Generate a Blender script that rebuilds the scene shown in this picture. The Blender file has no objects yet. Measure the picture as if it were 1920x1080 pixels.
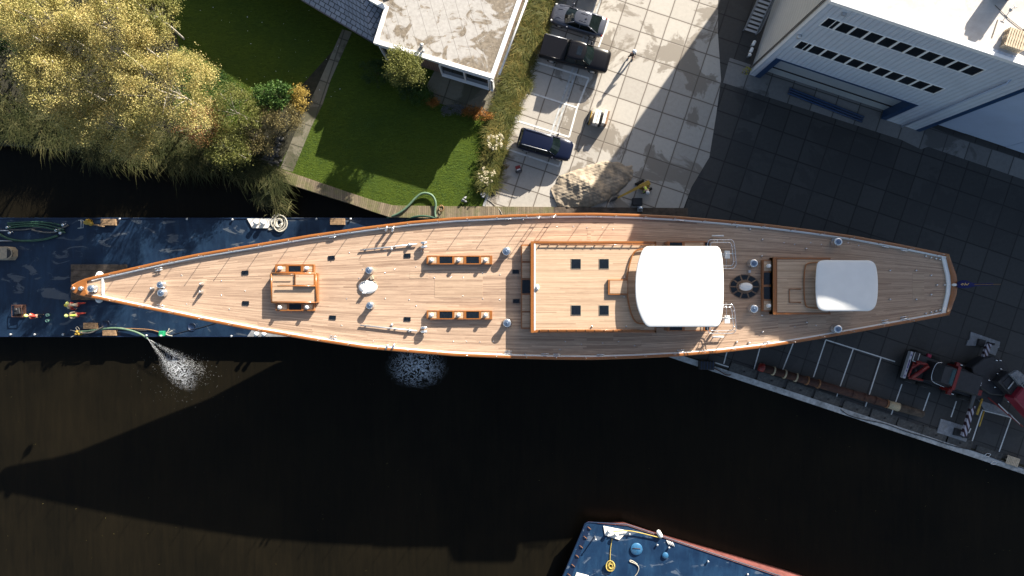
import bpy, math, random
import numpy as np
from mathutils import Vector, Matrix, Euler
random.seed(7); rng = np.random.default_rng(11)
R = math.radians
sc = bpy.context.scene
C = sc.collection
# ---------------------------------------------------------------- camera, sky, sun, exposure
H = 58.9                       # camera height above the quay, metres
F = 1280.0                     # focal length in photo pixels (24 mm on 36 mm)
cam = bpy.data.cameras.new('camera'); cam.lens = 24; cam.sensor_width = 36
cam.clip_end = 2000; cam.clip_start = 0.5
co = bpy.data.objects.new('camera', cam); C.objects.link(co); co.location = (0, 0, H); sc.camera = co
SRX, SRY = 1.47, 2.10          # shadow shift per metre of height (to -x, -y)
el = math.atan(1/math.hypot(SRX, SRY)); az = math.atan2(SRX, SRY)   # from +Y clockwise
w = bpy.data.worlds.new('World'); sc.world = w; w.use_nodes = True
nt = w.node_tree; bg = nt.nodes['Background']
sky = nt.nodes.new('ShaderNodeTexSky'); sky.sky_type = 'NISHITA'; sky.sun_disc = False
sky.sun_elevation = el; sky.sun_rotation = az; sky.air_density = 1.0; sky.dust_density = 2.2; sky.ozone_density = 0.3
nt.links.new(sky.outputs[0], bg.inputs[0]); bg.inputs[1].default_value = 0.06
sl = bpy.data.lights.new('sun', 'SUN'); sl.energy = 5.0; sl.angle = R(0.5); sl.color = (1.0, 0.925, 0.80)
so = bpy.data.objects.new('sun', sl); C.objects.link(so)
so.rotation_euler = Vector((SRX, SRY, 1)).to_track_quat('Z', 'Y').to_euler(); so.location = (60, 80, 60)
sc.view_settings.view_transform = 'Standard'; sc.view_settings.look = 'None'
sc.view_settings.gamma = 1; sc.view_settings.use_curve_mapping = False
sc.view_settings.exposure = 1.55
sc.cycles.max_bounces = 6; sc.cycles.transparent_max_bounces = 8

# ---------------------------------------------------------------- helpers
TH = R(18.4)
U = Vector((math.cos(TH), -math.sin(TH), 0)); V = Vector((math.sin(TH), math.cos(TH), 0))
def P(px, py, z=0.0):
    return Vector(((px-960)/F*(H-z), (540-py)/F*(H-z), z))
def PP(pts, z=0.0): return [P(a, b, z) for a, b in pts]

class NT:
    def __init__(s, name):
        s.m = bpy.data.materials.new(name); s.m.use_nodes = True; s.t = s.m.node_tree
        s.b = s.t.nodes['Principled BSDF']; s.out = s.t.nodes['Material Output']
    def n(s, typ, **kw):
        nd = s.t.nodes.new(typ)
        for k, v in kw.items():
            if k.startswith('i_'):
                k2 = k[2:]; k2 = int(k2) if k2.isdigit() else k2
                if hasattr(v, 'is_linked') or isinstance(v, bpy.types.NodeSocket): s.t.links.new(v, nd.inputs[k2])
                else: nd.inputs[k2].default_value = v
            else: setattr(nd, k, v)
        return nd
    def l(s, a, b): s.t.links.new(a, b)
    def math(s, op, a, b=None, c=None):
        nd = s.t.nodes.new('ShaderNodeMath'); nd.operation = op
        for i, v in enumerate((a, b, c)):
            if v is None: continue
            if isinstance(v, bpy.types.NodeSocket): s.l(v, nd.inputs[i])
            else: nd.inputs[i].default_value = v
        return nd.outputs[0]
    def mix(s, f, a, b, typ='MIX'):
        nd = s.t.nodes.new('ShaderNodeMix'); nd.data_type = 'RGBA'; nd.blend_type = typ
        for i, v in ((0, f), (6, a), (7, b)):
            if isinstance(v, bpy.types.NodeSocket): s.l(v, nd.inputs[i])
            else: nd.inputs[i].default_value = v if i == 0 else (*v[:3], 1)
        return nd.outputs[2]
    def ramp(s, f, lo, hi):       # linear 0..1 between lo and hi
        nd = s.n('ShaderNodeMapRange'); s.l(f, nd.inputs[0]); nd.inputs[1].default_value = lo; nd.inputs[2].default_value = hi
        return nd.outputs[0]
    def noise(s, scale, vec=None, detail=4, rough=0.6, dist=0.0):
        nd = s.n('ShaderNodeTexNoise'); nd.inputs['Scale'].default_value = scale; nd.inputs['Detail'].default_value = detail
        nd.inputs['Roughness'].default_value = rough; nd.inputs['Distortion'].default_value = dist
        if vec is not None: s.l(vec, nd.inputs['Vector'])
        return nd.outputs[0]
    def pos(s, rot=0.0, scale=(1, 1, 1)):
        g = s.n('ShaderNodeNewGeometry'); mp = s.n('ShaderNodeMapping'); mp.inputs['Rotation'].default_value = (0, 0, rot)
        mp.inputs['Scale'].default_value = scale
        s.l(g.outputs['Position'], mp.inputs['Vector']); return mp.outputs[0]
    def objc(s, scale=(1, 1, 1)):
        g = s.n('ShaderNodeTexCoord'); mp = s.n('ShaderNodeMapping'); mp.inputs['Scale'].default_value = scale
        s.l(g.outputs['Object'], mp.inputs['Vector']); return mp.outputs[0]
    def bump(s, h, strength=0.5, dist=0.02):
        nd = s.n('ShaderNodeBump'); nd.inputs['Strength'].default_value = strength; nd.inputs['Distance'].default_value = dist
        s.l(h, nd.inputs['Height']); s.l(nd.outputs[0], s.b.inputs['Normal'])
    def set(s, col=None, rough=None, metal=None, spec=None):
        for k, v in (('Base Color', col), ('Roughness', rough), ('Metallic', metal), ('Specular IOR Level', spec)):
            if v is None: continue
            if isinstance(v, bpy.types.NodeSocket): s.l(v, s.b.inputs[k])
            else: s.b.inputs[k].default_value = (*v, 1) if k == 'Base Color' else v
        return s.m

def simple(name, col, rough=0.6, metal=0.0, var=0.25, scale=6.0, bump=0.0, spec=None, dirt=None):
    n = NT(name); ns = n.noise(scale, n.objc(), 5)
    dark = tuple(c*(1-var) for c in col); lite = tuple(min(1, c*(1+var*0.6)) for c in col)
    c = n.mix(n.ramp(ns, 0.3, 0.7), dark, lite)
    if dirt:
        c = n.mix(n.math('MULTIPLY', n.ramp(n.noise(scale*0.35, n.objc(), 6, 0.7), 0.5, 0.68), 0.8), c, dirt)
    if bump: n.bump(ns, 0.6, bump)
    return n.set(c, rough, metal, spec)

M = {}
# --- teak planks (UV in metres, planks run along u)
def teak_mat(name, ramp_cols, pw=0.13, rough=0.62):
    n = NT(name); uv = n.n('ShaderNodeUVMap').outputs[0]
    sp = n.n('ShaderNodeSeparateXYZ'); n.l(uv, sp.inputs[0])
    pv = n.math('DIVIDE', sp.outputs[1], pw); pid = n.math('FLOOR', pv)
    wn = n.n('ShaderNodeTexWhiteNoise', noise_dimensions='1D'); n.l(pid, wn.inputs['W'])
    uu = n.math('ADD', n.math('DIVIDE', sp.outputs[0], 4.2), n.math('MULTIPLY', wn.outputs[0], 7.0))
    cb = n.n('ShaderNodeCombineXYZ'); n.l(n.math('FLOOR', uu), cb.inputs[0]); n.l(pid, cb.inputs[1])
    w2 = n.n('ShaderNodeTexWhiteNoise', noise_dimensions='2D'); n.l(cb.outputs[0], w2.inputs['Vector'])
    mp = n.n('ShaderNodeMapping'); mp.inputs['Scale'].default_value = (0.35, 5.5, 1); n.l(uv, mp.inputs['Vector'])
    gr = n.noise(1.6, mp.outputs[0], 7, 0.75)
    w3 = n.n('ShaderNodeTexWhiteNoise', noise_dimensions='1D'); n.l(n.math('FLOOR', n.math('DIVIDE', sp.outputs[1], pw*3.3)), w3.inputs['W'])
    f = n.math('ADD', n.math('ADD', n.math('MULTIPLY', w2.outputs[0], 0.38), n.math('MULTIPLY', w3.outputs[0], 0.22)), n.math('MULTIPLY', n.ramp(gr, 0.34, 0.66), 0.52))
    fr3 = n.math('FRACT', n.math('DIVIDE', sp.outputs[1], pw*5.0))
    c = n.mix(f, ramp_cols[0], ramp_cols[1])
    c = n.mix(n.math('MULTIPLY', n.ramp(w2.outputs[0], 0.88, 0.95), 0.6), c, ramp_cols[2]); c = n.mix(n.math('MULTIPLY', n.math('MULTIPLY', n.math('LESS_THAN', fr3, 0.09), n.math('GREATER_THAN', gr, 0.46)), 0.6), c, ramp_cols[2])
    fr = n.math('FRACT', pv); cl = n.math('LESS_THAN', fr, 0.10)
    c = n.mix(n.math('MULTIPLY', cl, 0.55), c, (0.05, 0.04, 0.035))
    # weathering patches
    c = n.mix(n.math('MULTIPLY', n.ramp(n.noise(0.35, n.pos(), 5, 0.6), 0.5, 0.75), 0.22), c, ramp_cols[3])
    n.bump(cl, 0.15, -0.004)
    return n.set(c, rough, spec=0.35)
M['teak'] = teak_mat('teak_deck', [(0.23, 0.145, 0.10), (0.64, 0.46, 0.33), (0.17, 0.10, 0.065), (0.36, 0.27, 0.20)])
M['teak_roof'] = teak_mat('teak_roof', [(0.34, 0.23, 0.15), (0.66, 0.475, 0.33), (0.26, 0.15, 0.09), (0.52, 0.38, 0.27)], 0.085)
n = NT('varnish'); M['varnish'] = n.set(n.mix(n.noise(3, n.objc((0.4, 6, 6)), 5), (0.20, 0.070, 0.016), (0.36, 0.135, 0.034)), 0.28)
n.b.inputs['Coat Weight'].default_value = 0.6; n.b.inputs['Coat Roughness'].default_value = 0.08
M['white'] = simple('white_gelcoat', (0.80, 0.80, 0.79), 0.3, var=0.04, scale=1.2)
M['rail_grey'] = simple('grey_waterway', (0.42, 0.43, 0.45), 0.45, var=0.1, scale=2)
M['chrome'] = simple('polished_steel', (0.72, 0.74, 0.77), 0.22, 0.9, var=0.1)
M['steel'] = simple('brushed_steel', (0.55, 0.56, 0.58), 0.4, 0.6, var=0.15)
M['glass_dark'] = simple('smoked_glass', (0.008, 0.012, 0.018), 0.06, var=0.3)
M['black'] = simple('black_rubber', (0.018, 0.018, 0.02), 0.55, var=0.3)
M['hull'] = simple('hull_paint', (0.02, 0.035, 0.075), 0.15, var=0.05)
# --- concrete slabs
def slab_mat(name, c0, c1, joint, wet, wetamt, rough, off=(0, 0), seed=0.0, var=1.0):
    n = NT(name)
    g = n.n('ShaderNodeNewGeometry'); mp = n.n('ShaderNodeMapping'); mp.vector_type = 'POINT'
    mp.inputs['Rotation'].default_value = (0, 0, TH); mp.inputs['Location'].default_value = (off[0], off[1], 0)
    n.l(g.outputs['Position'], mp.inputs['Vector'])
    dis = n.n('ShaderNodeVectorMath', operation='ADD'); nz = n.n('ShaderNodeTexNoise'); nz.inputs['Scale'].default_value = 0.5
    n.l(mp.outputs[0], nz.inputs['Vector']); sc_ = n.n('ShaderNodeVectorMath', operation='SCALE'); sc_.inputs['Scale'].default_value = 0.06
    n.l(nz.outputs['Color'], sc_.inputs[0]); n.l(mp.outputs[0], dis.inputs[0]); n.l(sc_.outputs[0], dis.inputs[1])
    sp = n.n('ShaderNodeSeparateXYZ'); n.l(dis.outputs[0], sp.inputs[0])
    a = n.math('DIVIDE', sp.outputs[0], 2.0); b = n.math('DIVIDE', sp.outputs[1], 2.0)
    fa = n.math('ABSOLUTE', n.math('SUBTRACT', n.math('FRACT', a), 0.5)); fb = n.math('ABSOLUTE', n.math('SUBTRACT', n.math('FRACT', b), 0.5))
    e = n.math('MAXIMUM', fa, fb)
    jt = n.ramp(e, 0.474, 0.487)
    cb = n.n('ShaderNodeCombineXYZ'); n.l(n.math('FLOOR', a), cb.inputs[0]); n.l(n.math('FLOOR', b), cb.inputs[1]); cb.inputs[2].default_value = seed
    wn = n.n('ShaderNodeTexWhiteNoise', noise_dimensions='3D'); n.l(cb.outputs[0], wn.inputs['Vector'])
    pos = g.outputs['Position']
    fine = n.noise(3.5, pos, 8, 0.7)
    f = n.math('ADD', n.math('MULTIPLY', wn.outputs[0], 0.5*var), n.math('MULTIPLY', n.ramp(fine, 0.25, 0.75), 0.5))
    c = n.mix(f, c0, c1)
    spots = n.ramp(n.noise(7, pos, 3, 0.5), 0.66, 0.70); c = n.mix(n.math('MULTIPLY', spots, 0.35), c, wet)
    w_ = n.noise(0.23, pos, 6, 0.62, 0.6); wf = n.math('MULTIPLY', n.ramp(w_, 0.53, 0.565), wetamt); c = n.mix(wf, c, wet)
    edge = n.math('MULTIPLY', n.ramp(n.math('ADD', e, n.math('MULTIPLY', fine, 0.12)), 0.49, 0.56), 0.35); c = n.mix(edge, c, wet)
    c = n.mix(n.math('MULTIPLY', jt, 0.85), c, joint)
    hh = n.math('SUBTRACT', n.math('MULTIPLY', fine, 0.4), jt); n.bump(hh, 0.35, 0.02)
    rr = n.math('SUBTRACT', rough, n.math('MULTIPLY', wf, 0.25))
    return n.set(c, rr)

M['teak_panel'] = teak_mat('teak_panel', [(0.30, 0.20, 0.135), (0.58, 0.42, 0.30), (0.20, 0.12, 0.08), (0.38, 0.28, 0.21)], 0.11)
M['rail_steelblue'] = simple('bluish_steel', (0.16, 0.22, 0.32), 0.3, 0.6, var=0.2)
M['slab_light'] = slab_mat('concrete_slabs', (0.33, 0.30, 0.265), (0.50, 0.465, 0.415), (0.09, 0.07, 0.055), (0.20, 0.17, 0.135), 0.85, 0.75, (0.455, -0.48))
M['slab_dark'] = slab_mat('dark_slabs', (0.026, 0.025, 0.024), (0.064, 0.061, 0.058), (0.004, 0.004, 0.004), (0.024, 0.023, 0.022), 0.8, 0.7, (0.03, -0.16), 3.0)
M['slab_mid'] = slab_mat('grey_slabs', (0.12, 0.115, 0.11), (0.25, 0.24, 0.23), (0.03, 0.03, 0.028), (0.09, 0.085, 0.08), 0.9, 0.7, (0.455, -0.48), 5.0)
M['sand'] = simple('sand', (0.34, 0.28, 0.21), 0.95, var=0.35, scale=1.6, bump=0.12, dirt=(0.13, 0.11, 0.085))
M['quay'] = simple('quay_concrete', (0.46, 0.47, 0.47), 0.8, var=0.35, scale=2.2, bump=0.02, dirt=(0.10, 0.105, 0.10))
M['block'] = simple('rough_concrete_block', (0.085, 0.083, 0.078), 0.9, var=0.5, scale=5, bump=0.03)
M['soil'] = simple('soil', (0.03, 0.028, 0.015), 0.95, var=0.5, scale=3, bump=0.05)
M['paint'] = simple('road_paint', (0.74, 0.73, 0.70), 0.6, var=0.12, scale=5, dirt=(0.45, 0.43, 0.40))
M['path'] = slab_mat('garden_path', (0.11, 0.10, 0.07), (0.24, 0.215, 0.16), (0.05, 0.045, 0.03), (0.075, 0.07, 0.04), 0.9, 0.9, (0.7, 0.2), 2.0)
# lawn
n = NT('lawn'); mp = n.pos(R(-35), (1, 3.2, 1)); st = n.noise(2.2, mp, 6, 0.7, 1.2); bl = n.noise(26, n.pos(), 3, 0.7)
c = n.mix(n.ramp(st, 0.3, 0.7), (0.024, 0.048, 0.005), (0.084, 0.128, 0.014))
c = n.mix(n.math('MULTIPLY', n.ramp(bl, 0.4, 0.75), 0.5), c, (0.13, 0.16, 0.03))
c = n.mix(n.math('MULTIPLY', n.ramp(n.noise(0.35, n.pos(), 4), 0.45, 0.7), 0.45), c, (0.040, 0.072, 0.015))
n.bump(n.math('ADD', n.math('MULTIPLY', st, 1.0), n.math('MULTIPLY', bl, 0.5)), 1.0, 0.16); M['lawn'] = n.set(c, 0.9, spec=0.1)
# water
n = NT('water'); mp = n.pos(R(25), (1.0, 0.35, 1)); rp = n.noise(1.6, mp, 5, 0.6, 0.4)
c = n.mix(n.ramp(n.math('ADD', n.math('MULTIPLY', n.noise(0.12, n.pos(), 3), 0.5), n.math('MULTIPLY', n.noise(1.0, n.pos(R(8), (3.0, 0.25, 1)), 6, 0.7), 0.5)), 0.35, 0.65), (0.0056, 0.0050, 0.0034), (0.0115, 0.0092, 0.0054))  # lighter streaks in the colour stand in for glints on faint ripple lines
n.bump(rp, 0.25, 0.05); M['water'] = n.set(c, 0.28, spec=0.07)
# barge steel deck
def barge_mat(name, c0, c1, scuff, amt):
    n = NT(name); mp = n.pos(R(-58), (1, 0.22, 1)); a = n.noise(1.1, mp, 6, 0.7, 0.5)
    c = n.mix(n.ramp(n.noise(0.6, n.pos(), 5), 0.3, 0.7), c0, c1)
    c = n.mix(n.math('MULTIPLY', n.ramp(a, 0.48, 0.72), 0.55), c, (c1[0]*2.2, c1[1]*2.0, c1[2]*1.7))
    s = n.noise(0.75, n.pos(R(8), (0.55, 1.2, 1)), 7, 0.62, 0.9)
    c = n.mix(n.math('MULTIPLY', n.ramp(s, 0.60, 0.63), amt), c, scuff)
    n.bump(a, 0.2, 0.02)
    return n.set(c, n.math('ADD', 0.25, n.math('MULTIPLY', s, 0.3)), spec=0.4)
M['barge_blue'] = barge_mat('blue_steel_deck', (0.0045, 0.0125, 0.031), (0.010, 0.026, 0.058), (0.085, 0.10, 0.12), 0.75)
M['barge_blue_bright'] = barge_mat('brighter_blue_deck', (0.0055, 0.020, 0.055), (0.012, 0.040, 0.095), (0.09, 0.12, 0.17), 0.9)
M['barge_red'] = simple('red_barge_side', (0.17, 0.055, 0.048), 0.6, var=0.35, scale=2, dirt=(0.10, 0.03, 0.025))
M['navy'] = simple('navy_steel', (0.008, 0.02, 0.055), 0.4, var=0.3)
M['bluelid'] = simple('blue_hatch_lid', (0.03, 0.13, 0.27), 0.45, var=0.3, scale=3, dirt=(0.12, 0.20, 0.27))
M['rope_y'] = simple('yellow_rope', (0.50, 0.38, 0.10), 0.9, var=0.3, scale=20)
M['rope_w'] = simple('pale_rope', (0.50, 0.47, 0.40), 0.9, var=0.4, scale=20)
M['hose_g'] = simple('green_hose', (0.025, 0.075, 0.045), 0.55, var=0.3, scale=4)
M['hose_pale'] = simple('pale_green_hose', (0.10, 0.17, 0.11), 0.6, var=0.3, scale=4)
M['hose_k'] = simple('grey_hose', (0.12, 0.11, 0.10), 0.6, var=0.3, scale=4)
M['orange_hose'] = simple('orange_hose', (0.30, 0.16, 0.07), 0.6, var=0.3)
M['timber'] = simple('weathered_timber', (0.30, 0.19, 0.105), 0.85, var=0.45, scale=4, bump=0.02)
M['timber_dark'] = simple('dark_timber_mat', (0.085, 0.062, 0.045), 0.9, var=0.55, scale=2.2, bump=0.03, dirt=(0.16, 0.12, 0.09))
M['timber_pale'] = simple('pale_pallet_wood', (0.58, 0.47, 0.34), 0.85, var=0.25, scale=5)
M['white_wood'] = simple('white_board', (0.78, 0.75, 0.70), 0.6, var=0.1)
M['brown_wood'] = simple('brown_board', (0.25, 0.14, 0.075), 0.7, var=0.3)
M['yellow'] = simple('yellow_paint', (0.42, 0.26, 0.03), 0.5, var=0.25, dirt=(0.25, 0.17, 0.04))
M['hivis'] = simple('hivis_fabric', (0.55, 0.72, 0.10), 0.8, var=0.12, scale=12)
M['helmet_y'] = simple('yellow_helmet', (0.75, 0.80, 0.25), 0.35, var=0.05)
M['helmet_g'] = simple('golden_helmet', (0.80, 0.55, 0.05), 0.35, var=0.05)
M['helmet_w'] = simple('white_helmet', (0.80, 0.80, 0.80), 0.35, var=0.05)
M['red_cloth'] = simple('red_overall', (0.42, 0.045, 0.03), 0.85, var=0.25, scale=14)
M['cream_cloth'] = simple('cream_cloth', (0.68, 0.60, 0.45), 0.85, var=0.2, scale=12)
M['dark_cloth'] = simple('dark_cloth', (0.03, 0.032, 0.04), 0.9, var=0.3, scale=12)
M['skin'] = simple('skin', (0.50, 0.29, 0.20), 0.55, var=0.08)
M['hair'] = simple('brown_hair', (0.06, 0.035, 0.02), 0.7)
M['green_box'] = simple('green_box', (0.02, 0.28, 0.13), 0.5, var=0.2)
M['teal'] = simple('teal_bucket', (0.25, 0.50, 0.42), 0.6, var=0.2)
M['tan'] = simple('tan_cover', (0.32, 0.27, 0.20), 0.7, var=0.25, scale=5)
M['rust'] = simple('rusty_steel', (0.055, 0.022, 0.015), 0.8, var=0.5, scale=3, dirt=(0.12, 0.05, 0.025))
M['rust_ring'] = simple('bright_rust_ring', (0.24, 0.11, 0.045), 0.8, var=0.4, scale=8)
M['cream_ring'] = simple('cream_ring', (0.45, 0.38, 0.25), 0.7, var=0.3, scale=12)
M['crane_red'] = simple('red_machine_paint', (0.20, 0.014, 0.012), 0.4, var=0.25, scale=3)
M['crane_red_deep'] = simple('crimson_boom_paint', (0.22, 0.012, 0.028), 0.4, var=0.15, scale=3)
M['crane_dark'] = simple('dark_machine_steel', (0.022, 0.022, 0.026), 0.5, var=0.4, scale=3)
M['crane_grey'] = simple('grey_machine_steel', (0.06, 0.06, 0.07), 0.45, var=0.3, scale=3)
M['steelpad'] = simple('worn_steel_mat', (0.25, 0.26, 0.28), 0.6, var=0.35, scale=4, dirt=(0.20, 0.19, 0.18))
M['cabglass'] = simple('cab_glass', (0.03, 0.075, 0.085), 0.08, var=0.3)
M['bumper_grey'] = simple('pale_bumper', (0.42, 0.42, 0.46), 0.5, var=0.2)
M['pink'] = simple('pink_marker', (0.40, 0.03, 0.08), 0.6)
M['purple'] = simple('purple_marking', (0.10, 0.08, 0.22), 0.6)
# striped outrigger beam (object coords: stripes across beam)
n = NT('striped_beam'); oc = n.n('ShaderNodeTexCoord').outputs['Object']; s_ = n.n('ShaderNodeSeparateXYZ'); n.l(oc, s_.inputs[0])
f = n.math('FRACT', n.math('ADD', n.math('MULTIPLY', s_.outputs[0], 2.6), n.math('MULTIPLY', s_.outputs[1], 1.9)))
M['stripes'] = n.set(n.mix(n.math('GREATER_THAN', f, 0.5), (0.03, 0.008, 0.015), (0.42, 0.40, 0.46)), 0.5)
# boardwalk / plank strip (UV u along path)
def plank_mat(name, c0, c1, pw, moss):
    n = NT(name); uv = n.n('ShaderNodeUVMap').outputs[0]; sp = n.n('ShaderNodeSeparateXYZ'); n.l(uv, sp.inputs[0])
    pv = n.math('DIVIDE', sp.outputs[0], pw); wn = n.n('ShaderNodeTexWhiteNoise', noise_dimensions='1D'); n.l(n.math('FLOOR', pv), wn.inputs['W'])
    nz = n.noise(3.0, n.pos(), 6, 0.7)
    c = n.mix(n.math('ADD', n.math('MULTIPLY', wn.outputs[0], 0.6), n.math('MULTIPLY', nz, 0.5)), c0, c1)
    c = n.mix(n.math('MULTIPLY', n.ramp(n.noise(0.7, n.pos(), 5, 0.7), 0.45, 0.62), 0.7), c, moss)
    cl = n.math('LESS_THAN', n.math('FRACT', pv), 0.14); c = n.mix(n.math('MULTIPLY', cl, 0.7), c, (0.02, 0.016, 0.01))
    n.bump(n.math('SUBTRACT', nz, cl), 0.6, 0.03); return n.set(c, 0.9)
M['boardwalk'] = plank_mat('mossy_boards', (0.11, 0.085, 0.055), (0.27, 0.21, 0.14), 0.17, (0.105, 0.115, 0.03))
# corrugated cladding
def clad_mat(name, col, axis, pitch, amp=0.03):
    n = NT(name); g = n.n('ShaderNodeNewGeometry'); d = n.n('ShaderNodeVectorMath', operation='DOT_PRODUCT')
    n.l(g.outputs['Position'], d.inputs[0]); d.inputs[1].default_value = axis
    s = n.math('SINE', n.math('MULTIPLY', d.outputs['Value'], 2*math.pi/pitch))
    nz = n.noise(0.8, n.pos(), 6, 0.65)
    rib = n.ramp(s, 0.15, 0.75)
    c = n.mix(n.ramp(nz, 0.25, 0.75), tuple(x*0.86 for x in col), col)
    c = n.mix(n.math('MULTIPLY', rib, 0.22), c, tuple(x*0.5 for x in col))  # grooves also darkened in the colour, standing in for shade between ribs
    n.bump(rib, 0.9, -amp); return n.set(c, 0.45)
M['clad_front'] = clad_mat('grey_cladding', (0.62, 0.67, 0.76), U, 0.40)
M['clad_side'] = clad_mat('pale_side_cladding', (0.56, 0.55, 0.54), (0, 0, 1), 0.62)
M['door_grey'] = clad_mat('roller_door', (0.50, 0.53, 0.54), (0, 0, 1), 0.22, 0.01)
M['door_blue'] = simple('blue_grey_sliding_door', (0.42, 0.50, 0.66), 0.5, var=0.08, scale=0.5)
M['trim_blue'] = simple('blue_trim', (0.012, 0.045, 0.12), 0.4, var=0.15)
M['trim_white'] = simple('white_trim', (0.86, 0.86, 0.86), 0.4, var=0.05)
M['pane'] = simple('window_pane', (0.012, 0.016, 0.022), 0.05, var=0.6, scale=0.6)
# warehouse roof membrane
n = NT('roof_membrane'); nz = n.noise(0.7, n.pos(TH, (1, 1.6, 1)), 8, 0.7); c = n.mix(n.ramp(nz, 0.35, 0.65), (0.50, 0.46, 0.43), (0.63, 0.60, 0.57))
c = n.mix(n.math('MULTIPLY', n.ramp(n.noise(1.1, n.pos(), 6, 0.7), 0.57, 0.7), 0.5), c, (0.42, 0.36, 0.27)); M['roof_mem'] = n.set(c, 0.85)
# old house flat roof: stained bitumen with seams
n = NT('stained_flat_roof'); p_ = n.pos(R(-16)); sp = n.n('ShaderNodeSeparateXYZ'); n.l(p_, sp.inputs[0])
seam = n.math('LESS_THAN', n.math('FRACT', n.math('DIVIDE', sp.outputs[0], 0.98)), 0.035)
b1 = n.noise(0.62, n.pos(), 7, 0.62, 1.6); b2 = n.noise(4.0, n.pos(), 6, 0.7)
c = n.mix(n.ramp(b2, 0.3, 0.7), (0.33, 0.31, 0.29), (0.46, 0.44, 0.42))
sp2 = n.n('ShaderNodeNewGeometry'); dd = n.n('ShaderNodeVectorMath', operation='DOT_PRODUCT'); n.l(sp2.outputs['Position'], dd.inputs[0]); dd.inputs[1].default_value = (0.0, 0.0, 0)
ds = n.n('ShaderNodeVectorMath', operation='DISTANCE'); n.l(sp2.outputs['Position'], ds.inputs[0]); ds.inputs[1].default_value = (-5.6, 21.6, 4)
st = n.ramp(n.math('ADD', n.math('ADD', b1, n.math('MULTIPLY', n.math('SUBTRACT', b2, 0.5), 0.15)), n.math('ADD', n.math('MULTIPLY', ds.outputs['Value'], 0.045), -0.17)), 0.46, 0.53)
c = n.mix(n.math('MULTIPLY', st, 0.88), c, n.mix(n.ramp(b2, 0.35, 0.65), (0.085, 0.062, 0.038), (0.25, 0.20, 0.14)))
c = n.mix(n.math('MULTIPLY', seam, 0.6), c, (0.10, 0.09, 0.075)); n.bump(b2, 0.4, 0.02); M['flatroof'] = n.set(c, 0.8)
# slate tiles
n = NT('slate_tiles'); uv = n.n('ShaderNodeUVMap').outputs[0]; br = n.n('ShaderNodeTexBrick'); n.l(uv, br.inputs['Vector'])
br.inputs['Color1'].default_value = (0.22, 0.235, 0.27, 1); br.inputs['Color2'].default_value = (0.31, 0.325, 0.37, 1); br.inputs['Mortar'].default_value = (0.035, 0.04, 0.05, 1)
br.inputs['Scale'].default_value = 1; br.inputs['Brick Width'].default_value = 0.5; br.inputs['Row Height'].default_value = 0.38; br.inputs['Mortar Size'].default_value = 0.035
n.bump(br.outputs['Fac'], 0.5, -0.02); M['slate'] = n.set(br.outputs['Color'], 0.5)
n = NT('brown_brick'); br = n.n('ShaderNodeTexBrick'); n.l(n.objc(), br.inputs['Vector']); br.inputs['Scale'].default_value = 4
br.inputs['Color1'].default_value = (0.16, 0.08, 0.05, 1); br.inputs['Color2'].default_value = (0.22, 0.12, 0.08, 1); br.inputs['Mortar'].default_value = (0.2, 0.18, 0.16, 1); M['brick'] = n.set(br.outputs['Color'], 0.9)
# foliage: random per leaf island
def leaf_mat(name, cols, trans=0.25, pn=0.5):
    n = NT(name); g = n.n('ShaderNodeNewGeometry'); cr = n.n('ShaderNodeValToRGB'); e = cr.color_ramp.elements
    while len(e) < len(cols): e.new(0.5)
    for i, cc in enumerate(cols): e[i].position = i/(len(cols)-1); e[i].color = (*cc, 1)
    nz = n.noise(pn, n.pos(), 3)
    n.l(n.math('ADD', n.math('MULTIPLY', g.outputs['Random Per Island'], 0.55), n.math('MULTIPLY', n.ramp(nz, 0.3, 0.7), 0.45)), cr.inputs[0])
    n.set(cr.outputs[0], 0.6, spec=0.25)
    tr = n.n('ShaderNodeBsdfTranslucent'); n.l(cr.outputs[0], tr.inputs[0]); mx = n.n('ShaderNodeMixShader'); mx.inputs[0].default_value = trans
    n.l(n.b.outputs[0], mx.inputs[1]); n.l(tr.outputs[0], mx.inputs[2]); n.l(mx.outputs[0], n.out.inputs[0]); return n.m
M['birch'] = leaf_mat('yellow_birch_leaves', [(0.10, 0.105, 0.03), (0.30, 0.275, 0.085), (0.55, 0.47, 0.19), (0.42, 0.29, 0.11)])
M['birch_green'] = leaf_mat('green_birch_leaves', [(0.06, 0.08, 0.02), (0.18, 0.19, 0.05), (0.34, 0.33, 0.11), (0.36, 0.30, 0.10)])
M['laurel'] = leaf_mat('bright_green_leaves', [(0.015, 0.04, 0.008), (0.05, 0.11, 0.02), (0.14, 0.22, 0.06)])
M['yellowbush'] = leaf_mat('golden_leaves', [(0.18, 0.14, 0.03), (0.40, 0.28, 0.06), (0.45, 0.35, 0.12)])
M['brownbush'] = leaf_mat('brown_green_leaves', [(0.10, 0.085, 0.03), (0.20, 0.16, 0.07), (0.26, 0.24, 0.09)])
M['redbush'] = leaf_mat('reddish_leaves', [(0.10, 0.10, 0.02), (0.30, 0.13, 0.06), (0.34, 0.26, 0.10)])
M['shrubgreen'] = leaf_mat('olive_leaves', [(0.05, 0.07, 0.018), (0.15, 0.16, 0.04), (0.28, 0.27, 0.09)])
M['darkgreen'] = leaf_mat('dark_green_leaves', [(0.012, 0.03, 0.01), (0.035, 0.07, 0.02), (0.06, 0.10, 0.03)])
M['orangeplant'] = leaf_mat('orange_leaves', [(0.12, 0.05, 0.015), (0.30, 0.13, 0.03), (0.50, 0.24, 0.06)])
M['greyplant'] = leaf_mat('grey_leaves', [(0.10, 0.11, 0.11), (0.2, 0.21, 0.21)])
M['reed'] = leaf_mat('reed_blades', [(0.015, 0.022, 0.008), (0.055, 0.065, 0.022), (0.21, 0.19, 0.085)], 0.3)
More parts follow.
